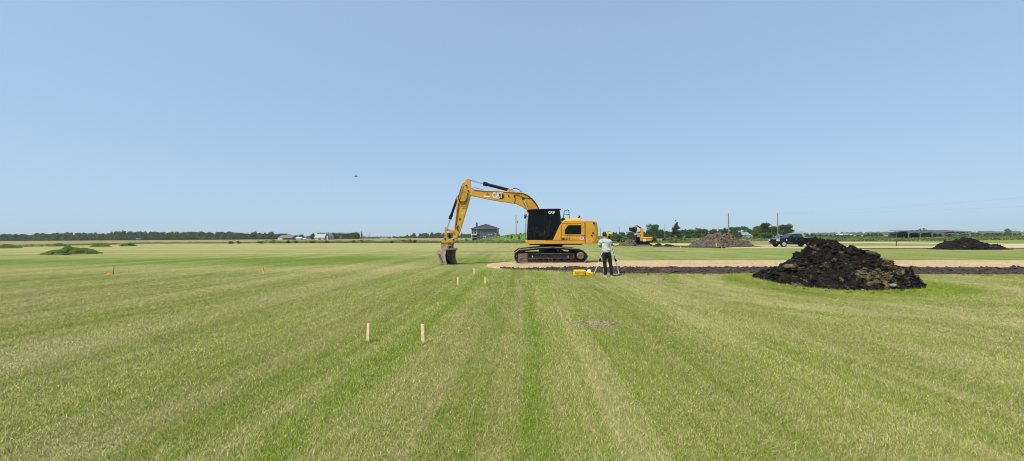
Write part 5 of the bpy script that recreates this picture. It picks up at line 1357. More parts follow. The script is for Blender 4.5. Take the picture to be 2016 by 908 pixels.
for xc in (WA, WB):
    for s_y in (-1, 1):
        q = MB(); y0 = s_y*.98; y1 = s_y*.70
        q.cyl((xc, y0, .42), (xc, y1, .42), .42, n=28); ty = q.build('wheel', M['rubber'], tk, bevel=.03)
        q = MB(); q.cyl((xc, y0+s_y*.012, .42), (xc, y0, .42), .27, n=24)
        for k in range(6): a = math.pi*k/3; q.box((xc+.14*math.cos(a), y0+s_y*.018, .42+.14*math.sin(a)), (.24, .02, .05), Matrix.Rotation(-a, 3, 'Y'))
        q.cyl((xc, y0+s_y*.03, .42), (xc, y0, .42), .06, n=12); q.build('rim', M['rim'], ty)
q = MB(); q.bx(L0-.07, L0+.02, -.95, .95, .48, .72); q.build('front_bumper', M['black'], tk, bevel=.03)
q = MB(); q.bx(L0-.045, L0, -.62, .62, .76, 1.12); q.build('grille', M['black'], tk, bevel=.02)
for s_y in (-1, 1):
    q = MB(); q.bx(L0-.03, L0+.28, s_y*.66, s_y*.992, .86, 1.10); q.build('headlight', M['lamp'], tk, bevel=.02)
    q = MB(); q.bx(L0-.09, L0-.06, s_y*.70, s_y*.84, .55, .63); q.build('fog_light', M['lamp'], tk)
    q = MB(); q.bx(L1-.08, L1+.03, s_y*.80, s_y*.995, .95, 1.25); q.build('tail_light', M['red'], tk)
    q = MB(); q.bx(-1.02, -.80, s_y*.98, s_y*1.22, 1.36, 1.58); q.build('mirror', M['black'], tk, bevel=.02)
q = MB(); q.bx(-1.62, -1.50, -.994, -.98, .90, 1.16); q.build('fender_vent', M['lamp'], tk)
q = MB()
for x_ in (.0, .86): q.bx(x_-.22, x_-.06, -1.0, -.98, 1.12, 1.16)
q.build('door_handle', M['rim'], tk)
q = MB()
for x_ in (-.95, -.08, 1.0): q.bx(x_-.006, x_+.006, -.984, -.975, .50, 1.29)
q.build('door_seam', M['rubber'], tk)
q = MB(); q.bx(-1.05, 1.0, -1.04, -.86, .36, .42); q.build('running_board', M['black'], tk, bevel=.01)
q = MB(); q.bx(-1.40, -.7, -.992, -.98, .58, .61); q.build('trim_strip', M['rim'], tk)
q = MB(); q.bx(1.10, 1.65, -.8, .8, 1.31, 1.40); q.build('bed_box', M['rim'], tk, bevel=.02)
q = MB(); q.bx(1.08, L1-.05, -.9, .9, 1.298, 1.325); q.build('bed_cover', M['black'], tk)

tk.scale = (.915, .93, .925)
# ================================================================== PEGS
def peg(px, py_top, py_bot, label, wd=.05, tilt=0.0, ribbon=False, group='survey pegs in the lawn', z=0.0, thick=.02, yaw=0):
    x, y = G(px, py_bot, z); h = (py_bot-py_top)*y/F
    root = empty('survey_peg', (x, y, z), label, 'peg', group)
    q = MB(); q.box((0, 0, h/2-.03), (wd, thick, h+.06)); o = q.build('lath', M['wood'], root, bevel=.002)
    o.rotation_euler = (0, tilt, yaw)
    if ribbon: q = MB(); q.box((wd*.6, -.012, h*.85), (.03, .004, .09)); q.box((wd*.62, -.012, h*.70), (.02, .004, .10)); q.build('ribbon', M['orange'], root)
    return root
peg(723.5, 637.5, 673.5, 'left wooden peg of the nearest pair in the lawn', .054, R(2.5), yaw=-.45)
peg(832.5, 639, 676, 'right wooden peg of the nearest pair in the lawn', .054, R(-3), yaw=-.4)
peg(901, 546, 563.5, 'left wooden peg of the middle pair, short of the bucket', .058, R(0), yaw=-.4)
peg(955, 546, 561, 'right wooden peg of the middle pair, nearer the gravel end', .052, R(-2), yaw=-.4)
peg(933.5, 528, 541, 'single wooden peg just beyond the middle pair, by the rounded gravel end', .055, R(-3), yaw=-.4)
peg(518, 527.5, 539.5, 'lone wooden peg with an orange ribbon in the left lawn', .04, 0, True)
peg(1410, 479.2, 488.2, 'pale wooden peg standing in front of the brown heap', .10, 0, thick=.05)
peg(1339.5, 485.4, 488.4, 'tiny white peg left of the brown heap', .06, 0, thick=.04)
peg(1421, 485.6, 489.0, 'stubby brown peg just right of the pale peg by the brown heap', .07, 0, thick=.04)
# orange marker with a thin dark wire
x, y = G(220, 542); mk = empty('marker_flag', (x, y, 0), 'thin rusty wire stake with a fallen orange flag on the left lawn', 'marker flag')
q = MB(); q.cyl((.05, 0, -.05), (.08, 0, .31), .011, n=6); q.cyl((.08, 0, .30), (.13, 0, .33), .010, n=6); q.build('wire', simple('rusty_wire', (.22, .07, .03), .8), mk)
q = MB(); q._add([(-.26, -.05, .02), (-.02, -.09, .05), (.02, .05, .03), (-.20, .09, .07), (-.12, 0, .11)], [(0, 1, 4), (1, 2, 4), (2, 3, 4), (3, 0, 4)]); q.build('flag', M['orange'], mk)
# white leaning stick on the bank
x = GX(993, 104); q = MB(); a = Vector((0, 0, 0)); sb_ = empty('marker_stick', (x-.2, 104, .1), 'leaning pale stick in the grassy bank left of the pole', 'stick')
q.cyl((-.5, 0, -.2), (.75, 0, 1.25), .045, n=6); q.build('stick', M['wood'], sb_)

# ================================================================== CASES
cx_, cy_ = G(1140.5, 542.6); cs = empty('equipment_case', (cx_, cy_, 0), 'large bright yellow hard case lying on the grass beside the tripod', 'case')
def rounded(w_, d_, z0, z1, k=.10):
    pts = []
    for sx_, sy_, a0 in ((1, 1, 0), (-1, 1, 90), (-1, -1, 180), (1, -1, 270)):
        for a in (0, 30, 60, 90): pts.append((sx_*(w_/2-k)+k*math.cos(R(a0+a)), sy_*(d_/2-k)+k*math.sin(R(a0+a))))
    q = MB(); q.prism_z(pts, z0, z1); return q
rounded(.50, .36, .01, .13).build('case_body', M['case'], cs, bevel=.02, seg=3)
rounded(.48, .34, .137, .225).build('case_lid', M['case'], cs, bevel=.03, seg=3)
q = MB(); q.bx(-.22, .22, -.188, -.17, .118, .145); q.build('seam', M['case2'], cs)
for xx in (-.14, .12): q = MB(); q.bx(xx-.02, xx+.02, -.20, -.18, .10, .17); q.build('latch', M['case2'], cs)
q = MB(); q.tube([(-.06, -.18, .10), (-.05, -.215, .09), (.05, -.215, .09), (.06, -.18, .10)], .008); q.build('handle', M['case2'], cs)
q = MB(); q.ball((.02, -.05, .222), (.035, .03, .010)); q.build('lid_emblem', M['black'], cs)
cx_, cy_ = G(1160.5, 543.2); c2 = empty('equipment_case', (cx_, cy_, 0), 'smaller orange yellow case right of the large case, with a white paper on it', 'case')
rounded(.30, .26, .005, .135, .05).build('case_body', M['case2'], c2, bevel=.02, seg=3)
q = MB(); q.bx(-.15, -.09, -.14, .12, .04, .17); q.bx(.02, .08, -.14, -.12, .07, .11); q.build('flap', M['case'], c2, bevel=.01)
q = MB(); pp = empty('paper_sheet', (cx_-.02, cy_+.02, .135), 'crumpled white paper standing on the smaller case', 'paper')
q._add([(-.09, 0, 0), (.07, -.02, 0), (.08, .03, .10), (.02, -.01, .13), (-.04, .02, .105), (-.08, -.01, .12), (0, .06, 0)], [(0, 1, 3), (1, 2, 3), (0, 3, 4), (0, 4, 5), (1, 6, 2), (6, 0, 5)]); q.build('sheet', M['canvas'], pp)

# ================================================================== TRIPOD AND LEVEL
AP = Vector((GX(1199.5, 15.62), 15.62, 1.46))
tpd = empty('tripod', (AP.x, AP.y, 0), 'white surveying tripod with black joints standing in front of the surveyor', 'tripod')
l_, y_ = G(1168, 541.8); r_, y2_ = G(1219.5, 543.4)
feet = [Vector((l_, y_, 0)), Vector((r_, y2_, 0)), Vector((AP.x-.12, AP.y+.62, 0))]
q = MB(); q.cyl((0, 0, 1.44), (0, 0, 1.48), .085, n=20); q.cyl((0, 0, 1.37), (0, 0, 1.44), .05, .07, n=14); q.build('head_plate', M['black'], tpd)
for f_ in feet:
    f_ = f_-Vector((AP.x, AP.y, 0)); t0 = Vector((f_.x*.07, f_.y*.07, 1.43)); mid_ = t0.lerp(f_, .56); d_ = (f_-t0).normalized(); sd = d_.cross(Vector((0, 1, 0))).normalized()*.022
    q = MB(); q.cyl(t0+sd, mid_+sd, .011, n=8); q.cyl(t0-sd, mid_-sd, .011, n=8); q.cyl(mid_-d_*.05, f_-d_*.06, .019, .015, n=8)
    lg_ = q.build('leg', M['white'], tpd)
    q = MB(); q.cyl(mid_-d_*.06, mid_+d_*.07, .034, n=10); q.box(mid_+Vector((.03, -.02, -.02)), (.05, .03, .05)); q.build('clamp', M['black'], lg_)
    q = MB(); q.cyl(f_-d_*.07, f_+d_*.03, .026, .008, n=8); q.build('foot', M['black'], lg_)
    q = MB(); q.cyl(t0.lerp(f_, .12), t0.lerp(f_, .50), .016, n=6); q.build('strap', M['black'], lg_)
lv = empty('laser_level', (AP.x, AP.y, 1.48), 'yellow and black surveying instrument mounted on the tripod', 'surveying instrument')
q = MB(); q.cyl((0, 0, 0), (0, 0, .06), .06, .05, n=16); q.cyl((0, 0, .06), (0, 0, .10), .045, n=12); q.build('base', M['black'], lv)
q = MB(); q.box((.0, 0, .165), (.22, .17, .125)); q.box((.0, 0, .235), (.16, .12, .03)); q.build('housing', M['level'], lv, bevel=.02, seg=3)
q = MB(); q.tube([(-.07, 0, .24), (-.06, 0, .275), (.06, 0, .275), (.07, 0, .24)], .011, 8); q.build('carry_handle', M['black'], lv)
q = MB(); q.cyl((-.02, -.09, .16), (-.02, -.12, .16), .03, n=12); q.box((.05, -.088, .15), (.06, .01, .05)); q.build('eyepiece', M['black'], lv)

# ================================================================== PERSON
def skin_mesh(name, nodes, edges, mat, parent, levels=2, root=0):
    me = bpy.data.meshes.new(name); me.from_pydata([n_[0] for n_ in nodes], edges, []); me.materials.append(mat)
    o = bpy.data.objects.new(name, me); COL.objects.link(o); o.parent = parent
    md = o.modifiers.new('skin', 'SKIN'); md.use_smooth_shade = True
    if not me.skin_vertices: me.attributes  # layer is made by the modifier
    bpy.context.view_layer.update()
    if len(me.skin_vertices) == 0:
        bpy.context.view_layer.objects.active = o
        import bmesh
        bm = bmesh.new(); bm.from_mesh(me); bm.verts.layers.skin.verify(); bm.to_mesh(me); bm.free()
    sv = me.skin_vertices[0].data
    for i, n_ in enumerate(nodes):
        r = n_[1]; sv[i].radius = r if isinstance(r, tuple) else (r, r); sv[i].use_root = (i == root)
    s2 = o.modifiers.new('sub', 'SUBSURF'); s2.levels = levels; s2.render_levels = levels
    bpy.context.view_layer.update(); dg = bpy.context.evaluated_depsgraph_get()
    m2 = bpy.data.meshes.new_from_object(o.evaluated_get(dg)); m2.name = name; o.modifiers.clear(); o.data = m2
    if not m2.materials: m2.materials.append(mat)
    m2.polygons.foreach_set('use_smooth', [True]*len(m2.polygons))
    return o
PX_, PY_ = GX(1196.5, 15.05), 15.05
pn = empty('person', (PX_, PY_, 0), 'surveyor in light grey T-shirt and black trousers, seen from behind at the tripod', 'person')
# viewer sees the back; person faces +y (away), turned a little to the right
def arm(sh, el_, wr, tip):
    return [(sh, .055), (el_, .043), (wr, .030), (tip, .036)]
nodes = [((0, 0, .93), (.10, .075)), ((0, .01, 1.10), (.11, .08)), ((.0, .0, 1.30), (.14, .095)), ((0, .0, 1.42), (.095, .065)), ((.0, .02, 1.50), .055), ((.005, .035, 1.555), .055), ((.01, .045, 1.62), (.078, .088)), ((.01, .04, 1.685), (.072, .085)),
         ((-.10, 0, .86), (.085, .10)), ((-.105, .02, .50), (.055, .062)), ((-.10, -.01, .10), (.038, .042)), ((-.10, .12, .04), (.036, .028)),
         ((.10, 0, .86), (.085, .10)), ((.115, .02, .50), (.055, .062)), ((.135, -.02, .10), (.038, .042)), ((.17, .09, .04), (.036, .028)),
         ((-.19, .0, 1.40), .055), ((-.225, .05, 1.15), .045), ((-.10, .27, 1.22), .033), ((-.06, .33, 1.27), (.035, .02)),
         ((.19, .0, 1.40), .055), ((.265, .10, 1.24), .045), ((.36, .24, 1.20), .032), ((.40, .30, 1.205), (.034, .018))]
edges = [(0, 1), (1, 2), (2, 3), (3, 4), (4, 5), (5, 6), (6, 7), (0, 8), (8, 9), (9, 10), (10, 11), (0, 12), (12, 13), (13, 14), (14, 15), (3, 16), (16, 17), (17, 18), (18, 19), (3, 20), (20, 21), (21, 22), (22, 23)]
def fingers(palm, idx, dirv, side):
    d_ = Vector(dirv).normalized(); s3 = Vector(side).normalized(); p0 = Vector(palm)
    for k, (off, ln) in enumerate(((-.024, .062), (-.008, .072), (.008, .068), (.024, .052))):
        a_ = p0+s3*off+d_*.02; b2 = a_+d_*ln*.55; c3 = b2+(d_+Vector((0, 0, -.5))).normalized()*ln*.45
        i0 = len(nodes); nodes.extend([(tuple(a_), .010), (tuple(b2), .009), (tuple(c3), .007)]); edges.extend([(idx, i0), (i0, i0+1), (i0+1, i0+2)])
    a_ = p0+Vector((0, 0, .028)); b2 = a_+d_*.02+Vector((0, 0, .025)); i0 = len(nodes); nodes.extend([(tuple(a_), .011), (tuple(b2), .009)]); edges.extend([(idx, i0), (i0, i0+1)])
fingers((.40, .30, 1.205), 23, (.55, .75, .0), (-.5, .4, .7)); fingers((-.06, .33, 1.27), 19, (.5, .8, .3), (.4, -.2, .8))
bodyo = skin_mesh('body', nodes, edges, M['skin'], pn, 2)
# face: nose, ears, brow as small shaped pieces fused on the head (turned to the right)
q = MB(); q.ball((.035, .135, 1.625), (.014, .022, .022), 10, 8); q.ball((-.068, .045, 1.625), (.012, .022, .033), 10, 8); q.ball((.088, .035, 1.625), (.012, .022, .033), 10, 8); q.build('face', M['skin'], bodyo, smooth=True)
q = MB()
for x_ in (-.008, .062): q.ball((x_, .125, 1.65), (.012, .008, .007), 8, 6)
q.build('eye', M['white'], bodyo, smooth=True)
q = MB(); q.ball((.035, .130, 1.575), (.022, .006, .006), 8, 6); q.build('mouth', simple('lips', (.32, .12, .09), .5), bodyo, smooth=True)
# hair
q = MB(); q.ball((.008, .025, 1.668), (.088, .10, .090), 22, 14)
hv = []
for v_ in q.v:
    x_, y_, z_ = v_
    if y_ > .05: z_ = max(z_, 1.675 + (y_-.05)*.25)
    else: z_ = max(z_, 1.585)
    nn_ = 1+.05*mnoise.noise(Vector((x_*40, y_*40, z_*40))); hv.append(((x_-.008)*nn_+.008, (y_-.025)*nn_+.025, z_))
q.v = hv; q.build('hair', M['hair'], pn, smooth=True)
# shirt
sn = [((0, .0, .925), (.172, .128)), ((0, .0, 1.0), (.174, .130)), ((0, .0, 1.12), (.176, .128)), ((0, -.005, 1.28), (.192, .132)), ((0, .0, 1.40), (.175, .120)), ((0, .012, 1.485), (.085, .080)),
      ((-.190, .0, 1.385), (.088, .088)), ((-.232, .03, 1.22), (.074, .078)), ((.190, .0, 1.385), (.088, .088)), ((.255, .075, 1.27), (.074, .078))]
se = [(0, 1), (1, 2), (2, 3), (3, 4), (4, 5), (4, 6), (6, 7), (4, 8), (8, 9)]
sh_ = skin_mesh('shirt', sn, se, M['shirt'], pn, 3)
for v_ in sh_.data.vertices:
    c_ = v_.co; f_ = mnoise.fractal(Vector((c_.x*5, c_.y*4, c_.z*9+c_.x*6)), 1, 2, 3); c_.x += .022*f_*(1 if c_.x > 0 else -1); c_.y += .034*f_*(1 if c_.y > 0 else -1)
tn_ = [((0, 0, 1.02), (.150, .112)), ((0, 0, .88), (.150, .120)), ((-.095, 0, .80), (.092, .105)), ((-.108, .015, .50), (.070, .075)), ((-.105, -.005, .22), (.060, .066)), ((-.105, .0, .065), (.064, .078)),
      ((.095, 0, .80), (.092, .105)), ((.118, .015, .50), (.070, .075)), ((.135, -.01, .22), (.060, .066)), ((.145, .0, .065), (.064, .078))]
te = [(0, 1), (1, 2), (2, 3), (3, 4), (4, 5), (1, 6), (6, 7), (7, 8), (8, 9)]
tr_ = skin_mesh('trousers', tn_, te, M['trousers'], pn, 3, 0)
for v_ in tr_.data.vertices:
    c_ = v_.co; f_ = mnoise.fractal(Vector((c_.x*8, c_.y*6, c_.z*11)), 1, 2, 3); c_.x += .008*f_; c_.y += .010*f_
for x_, rz_ in ((-.105, .1), (.15, -.35)):
    q = MB(); rt = Matrix.Rotation(rz_, 3, 'Z'); o_ = Vector((x_, .02, 0))
    q.ball(o_+rt @ Vector((0, .05, .045)), (.048, .13, .045), 14, 9, rt); so_ = q.build('shoe', M['shoe'], pn, smooth=True)
    q = MB(); q.box(o_+rt @ Vector((0, .05, .010)), (.088, .25, .022), rt); q.build('sole', M['white'], so_, bevel=.01)

def lean_(o):
    me = o.data
    for v_ in me.vertices: v_.co.x += float(np.interp(v_.co.z, [.35, .9, 1.4, 1.65], [0, -.05, -.09, -.13]))
for o_ in [bodyo, sh_, tr_]+list(bodyo.children)+[c for c in pn.children if c.name.startswith('hair')]: lean_(o_)
# ================================================================== BIRD
bp = P(700.5, 347.5, 26); bd = empty('bird', bp, 'small dark bird flying alone in the sky left of the digger', 'bird')
bd_b = skin_mesh('body', [((-.02, 0, 0), .028), ((.05, 0, -.005), .034), ((.11, 0, -.01), .022), ((.17, 0, -.012), .012), ((-.055, 0, .012), .022), ((-.085, 0, .01), .006)], [(0, 1), (1, 2), (2, 3), (0, 4), (4, 5)], simple('bird_dark', (.06, .06, .07), .8), bd, 1)
wm = simple('wing_feathers', (.10, .10, .11), .8)
q = MB(); q._add([(0, 0, .01), (.07, 0, .01), (.03, -.13, -.05), (.0, -.22, -.12), (-.03, -.12, -.04)], [(0, 1, 2, 4), (4, 2, 3)]); q._add([(0, 0, .018), (.07, 0, .018), (.03, -.13, -.042), (.0, -.22, -.115), (-.03, -.12, -.032)], [(4, 2, 1, 0), (3, 2, 4)]); q.build('wing', wm, bd)
q = MB(); q._add([(0, 0, .01), (.07, 0, .01), (.03, .10, .10), (-.03, .16, .17), (-.04, .09, .09)], [(0, 1, 2, 4), (4, 2, 3)]); q._add([(0, 0, .018), (.07, 0, .018), (.03, .10, .108), (-.03, .16, .176), (-.04, .09, .098)], [(4, 2, 1, 0), (3, 2, 4)]); q.build('wing', wm, bd)

# ================================================================== POLES AND WIRES
def pole(px, ytop, Y, label, arms=False, z=0.0, r=.14):
    top = htop(px, ytop, Y)-z
    rt_ = empty('utility_pole', (GX(px, Y), Y, z), label, 'utility pole', 'wooden utility poles')
    q = MB(); q.cyl((0, 0, -.3), (0, 0, top), r*1.15, r*.75, n=10); q.build('post', M['polewood'], rt_)
    if arms:
        q = MB(); q.cyl((r, 0, top-.7), (r+.45, 0, top-1.0), .03, n=6); q.cyl((r+.35, 0, top-2.6), (r+.35, 0, top-1.8), .12, n=8); q.cyl((r, 0, top-1.9), (r+.35, 0, top-1.9), .03, n=6); q.build('bracket', M['greywood'], rt_)
    q = MB(); q.cyl((0, 0, top), (0, 0, top+.25), .05, .035, n=8); q.cyl((-r, 0, top-.5), (-r-.22, 0, top-.42), .04, n=8); q.build('insulator', M['greywood'], rt_)
    return rt_
pole(1016, 424.5, 130, 'grey wooden pole with a hanging bracket on the bank beside the near digger cab', True, r=.15)
pole(1219, 446.5, 290, 'short far pole right of the surveyor', r=.22)
pole(1182.5, 450, 330, 'faint far pole just right of the near digger counterweight', r=.2)
pole(1309, 441.5, 235, 'slim pole between the tall round tree and the spruce', r=.17)
pole(1373, 449, 372, 'faint pole rising over the hedge left of the brown heap', r=.2)
pole(1434.5, 421, 130, 'tall grey pole behind the brown heap', r=.20)
pole(1531.3, 420.5, 130, 'tall pale pole directly behind the pickup truck', r=.16)
pole(1468.6, 450, 160, 'short pale pole by the right end of the white farmhouse', r=.07)
pole(727.5, 458, 420, 'faint far pole right of the poplar row', r=.15); pole(766.5, 459, 430, 'faint far pole above the low blue roof', r=.13)
A1 = P(1531.3, 421.5, 130); A0 = P(1434.5, 422, 130)
B1 = Vector((120, 62, 11.0))
def wire(a, b_, sag, label, r):
    pts = [a.lerp(b_, t)-Vector((0, 0, sag*4*t*(1-t))) for t in np.linspace(0, 1, 25)]
    q = MB(); q.tube([p-a for p in pts], r, 4); o = q.build('power_line', M['hose'], None, loc=a); tag(o, label, 'power line')
wire(P(1700, 429, 130), Vector((118, 74, CH+(hor(2200)-394)*74/F)), .5, 'upper faint power line crossing the sky at right', .010) if False else None
wire(A1, Vector((135, 76, 8.6)), .6, 'lower faint power line running right from the pale pole', .006)
wire(A1+Vector((0, 0, .25)), Vector((135, 78, 11.4)), .6, 'upper faint power line running right from the pale pole', .006)

# ================================================================== HOUSES
wallgrey = simple('grey_blue_siding', (.115, .115, .148), .8, var=.05)
roofgrey = simple('dark_shingles', (.040, .036, .042), .9, var=.15, scale=1)
HYY = 150.0
def hipped(name_parent, x0, x1, y0, y1, z0, z1, over, ridge_in, mat):
    q = MB(); X0, X1, Y0, Y1 = x0-over, x1+over, y0-over, y1+over; ym = (y0+y1)/2
    v = [(X0, Y0, z0), (X1, Y0, z0), (X1, Y1, z0), (X0, Y1, z0), (x0+ridge_in, ym, z1), (x1-ridge_in, ym, z1)]
    q._add(v, [(0, 1, 5, 4), (1, 2, 5), (2, 3, 4, 5), (3, 0, 4), (3, 2, 1, 0)]); return q.build('roof', mat, name_parent)
hx0 = GX(945.5, HYY); hs_ = empty('house', (hx0, HYY, 0), 'grey two storey house with dark hipped roof and white balcony on the grassy bank', 'house')
def hp(px, py): p = P(px, py, HYY); return p.x-hx0, p.z
xL, xR = hp(946, 460)[0], hp(978.5, 460)[0]; ze = hp(960, 450.2)[1]; zr = hp(960, 440)[1]
q = MB(); q.bx(xL, xR, 0, 10, -.3, ze); hw = q.build('wall', wallgrey, hs_)
q = MB(); q.bx(xL-3.9, xL-.004, 3.0, 10, -.3, ze); q.build('wall', wallgrey, hs_)
xo = hp(927.5, 460)[0]
rf = hipped(hs_, xo+.3, hp(982.5, 460)[0]-.3, 0, 10.5, ze+.14, zr, .45, 5.2, roofgrey)
q = MB(); xa, za = hp(937, 444); q.bx(xa-.35, xa+.35, 3.2, 3.9, za-1.6, hp(937, 437.5)[1]); q.build('chimney', wallgrey, rf)
q = MB(); q.bx(xo-.12, hp(983.5, 460)[0]+.1, -.5, -.42, ze-.06, ze+.14); q.bx(xo-.2, xo-.12, -.5, 10.9, ze-.06, ze+.14); q.build('fascia', M['greywood'], hs_)
# balcony, left
q = MB(); zb1 = hp(930, 462.5)[1]; zb0 = hp(930, 461.0)[1]
bx0, bx1 = hp(927.8, 460)[0], hp(938.5, 460)[0]
q.bx(bx0, bx1, -.1, 3.0, zb1-.1, zb0+.02)
for x_ in (bx0+.1, (bx0+bx1)/2, bx1-.1): q.bx(x_-.09, x_+.09, -.08, .08, zb0, ze-.05)
zr_ = hp(930, 456.4)[1]; q.bx(bx0, bx1, -.05, .03, zr_-.05, zr_+.06); q.build('balcony', M['white'], hs_)
q = MB(); q.bx(bx0+.1, bx1-.1, -.01, .0, zb0+.02, zr_-.06); q.build('balcony_glass', M['carglass'], hs_)
q = MB(); q.bx(bx0+.25, bx1-.1, 2.98, 2.995, zb0+.2, ze-.3); q.build('window', M['glass'], hs_)
q = MB(); q.bx(bx0+.3, bx1-.2, 2.98, 2.99, .1, zb1-.5); q.build('window', M['glass'], hs_)
q = MB(); q.bx(bx0+.1, bx0+.25, -.05, .1, -.3, zb1-.1); q.bx(bx0+.1, bx1, -.04, .02, hp(930, 468)[1]-.05, hp(930, 468)[1]+.05); q.build('post', M['white'], hs_)
# stacked corner windows
cx0_, cx1_ = hp(939.5, 460)[0], hp(944.6, 460)[0]
q = MB(); q.bx(cx0_, cx1_+.3, -.12, 2.9, -.3, ze-.1); q.build('stair_bay', wallgrey, hs_)
q = MB()
for x_ in (cx0_, cx1_+.24): q.bx(x_-.02, x_+.10, -.135, -.118, -.3, ze-.1)
q.build('corner_trim', M['greywood'], hs_)
for za_, zb_2 in ((458.6, 452.8), (472.6, 466.2)):
    q = MB(); z0_, z1_ = hp(942, za_)[1], hp(942, zb_2)[1]
    for x_ in (.22, .62): q.bx(cx0_+x_, cx0_+x_+.24, -.14, -.12, z0_, z1_)
    q.build('window', M['carglass'], hs_)
q = MB(); z0_, z1_ = hp(942, 464.6)[1], hp(942, 460.4)[1]; q.bx(cx0_-.05, cx1_+.0, -.15, -.12, z0_, z1_); q.build('panel', roofgrey, hs_)
q = MB(); q.bx(xR-.18, xR+.01, -.02, .0, -.3, ze-.2); q.bx(xL-.01, xL+.14, -.02, .0, -.3, ze-.1); q.build('corner_trim', M['greywood'], hs_)
q = MB(); x_, z_ = hp(953.8, 468); q.bx(x_-.55, x_+.55, -.05, 0, z_-.45, z_+.5); q.build('window', M['white'], hs_)
q = MB(); q.bx(x_-.40, x_+.40, -.06, -.05, z_-.30, z_+.38); q.build('window_pane', M['carglass'], hs_)
for px, py in ((962.6, 461.4), (967.6, 461.4), (974.5, 460.5), (975, 463)):
    q = MB(); x_, z_ = hp(px, py); q.bx(x_-.18, x_+.18, -.09, 0, z_-.12, z_+.14); q.build('utility_box', M['white'], hs_)
q = MB(); xx_ = hp(981.8, 460)[0]; q.bx(xx_-.12, xx_+.12, -.1, .15, 1.2, ze); q.build('post', roofgrey, hs_)
q = MB(); q.bx(xR+.004, hp(984, 460)[0], .4, 3, .8, hp(980, 461.8)[1]); q.build('porch', simple('porch_boards', (.28, .22, .17), .9), hs_)

def gable_house(name, label, px0, px1, ybase, yeave, yridge, Y, depth, wall, roof, cat='house', mono=None):
    x0, x1 = GX(px0, Y), GX(px1, Y); xm = (x0+x1)/2; rt_ = empty(name, (xm, Y, 0), label, cat)
    w2 = (x1-x0)/2; ze_ = max(1.0, htop((px0+px1)/2, yeave, Y)); zr_ = htop((px0+px1)/2, yridge, Y)
    q = MB(); q.bx(-w2, w2, 0, depth, -.2, ze_); q._add([(-w2, 0, ze_), (-w2, depth, ze_), (-w2, depth/2, zr_-.1)], [(0, 1, 2)]); q._add([(w2, 0, ze_), (w2, depth, ze_), (w2, depth/2, zr_-.1)], [(0, 1, 2)])
    q.build('wall', wall, rt_)
    q = MB(); o = .4
    q._add([(-w2-o, -o, ze_-.1), (w2+o, -o, ze_-.1), (w2+o, depth/2, zr_), (-w2-o, depth/2, zr_), (-w2-o, depth+o, ze_-.1), (w2+o, depth+o, ze_-.1)], [(0, 1, 2, 3), (3, 2, 5, 4)])
    ro = q.build('roof', roof, rt_); sm = ro.modifiers.new('thick', 'SOLIDIFY'); sm.thickness = .15
    return rt_, w2, ze_
whitewall = simple('white_siding', (.68, .68, .66), .8, var=.04)
fh, w2, z_ = gable_house('farmhouse', 'white single storey farmhouse with grey roof behind the brown heap', 1449, 1477, 468, 463, 456.8, 255, 8, whitewall, simple('grey_metal_roof', (.26, .27, .28), .6, var=.08))
for x_ in (-3.4, .8):
    q = MB(); q.bx(x_, x_+.9, -.04, 0, .9, 1.9); q.build('window', M['glass'], fh)
q = MB(); q.bx(w2, w2+2.6, .5, 6, -.2, 1.9); q.build('side_shed', simple('tan_shed', (.45, .40, .33), .8), fh)
brownwall = simple('brown_brick', (.26, .15, .11), .9)
bh, w2, z_ = gable_house('farmhouse', 'low brown roofed bungalow behind the wide pale bush at left', 548, 574, 472, 468.2, 463.2, 300, 9, brownwall, simple('brown_roof', (.19, .155, .14), .9, var=.1))
q = MB(); q.bx(-w2+.3, -w2+4.0, -1.3, -1.15, .3, .0+htop(552, 469.2, 300)); q.build('garage_door', M['white'], bh)
for x_ in (0.2, 2.6): 
    q = MB(); q.bx(x_, x_+1.0, -.04, 0, .8, 1.8); q.build('window', M['glass'], bh)
ws, w2, z_ = gable_house('shed', 'small white peaked shed right of the brown roofed bungalow', 583, 591, 472, 469, 466.8, 290, 4, M['white'], M['white'], 'shed')
q = MB(); q.bx(-.5, .5, -.04, 0, -.1, 1.2); q.build('door', M['lamp'], ws)
ws2, w2, z_ = gable_house('shed', 'low white shed between the peaked shed and the barn', 591.8, 600, 472, 470, 468.6, 292, 4, M['white'], M['white'], 'shed')
q = MB(); q.bx(-.4, .4, -.04, 0, -.1, 1.0); q.build('door', M['lamp'], ws2)
# red barn with gambrel end facing us on the right, long white side
BY = 330; bnx = GX(635, BY); bn = empty('barn', (bnx, BY, 0), 'red and white barn with curved grey roof beside the poplar row', 'barn')
def bpx(px, py): p = P(px, py, BY); return p.x-bnx, p.z
redw = simple('barn_red', (.17, .05, .05), .9, var=.1)
xa, xb_, xc = bpx(619.5, 470)[0], bpx(640.5, 470)[0], bpx(650, 470)[0]; ze_ = bpx(630, 468.2)[1]; zt_ = bpx(630, 460.6)[1]
q = MB(); q.bx(xa, xb_, 0, 9, -.2, ze_); q.build('side_wall', M['white'], bn)
q = MB(); q.bx(xa+3.5, xb_-.3, -.9, -.004, -.2, ze_-.5); q.build('lean_to', redw, bn)
q = MB(); q.bx(xa+6, xb_-1.2, -.96, -.9, -.1, ze_*.55); q.build('garage_door', M['white'], bn)
q = MB(); q._add([(xa-.3, -.4, ze_-.1), (xb_, -.4, ze_-.1), (xb_, 1.3, zt_-1.0), (xa-.1, 1.3, zt_-1.0), (xa, 4.5, zt_), (xb_, 4.5, zt_), (xa, 9.4, ze_), (xb_, 9.4, ze_)], [(0, 1, 2, 3), (3, 2, 5, 4), (4, 5, 7, 6)]); ro = q.build('roof', simple('barn_roof', (.42, .41, .41), .7, var=.08), bn); ro.modifiers.new('thick', 'SOLIDIFY').thickness = .15
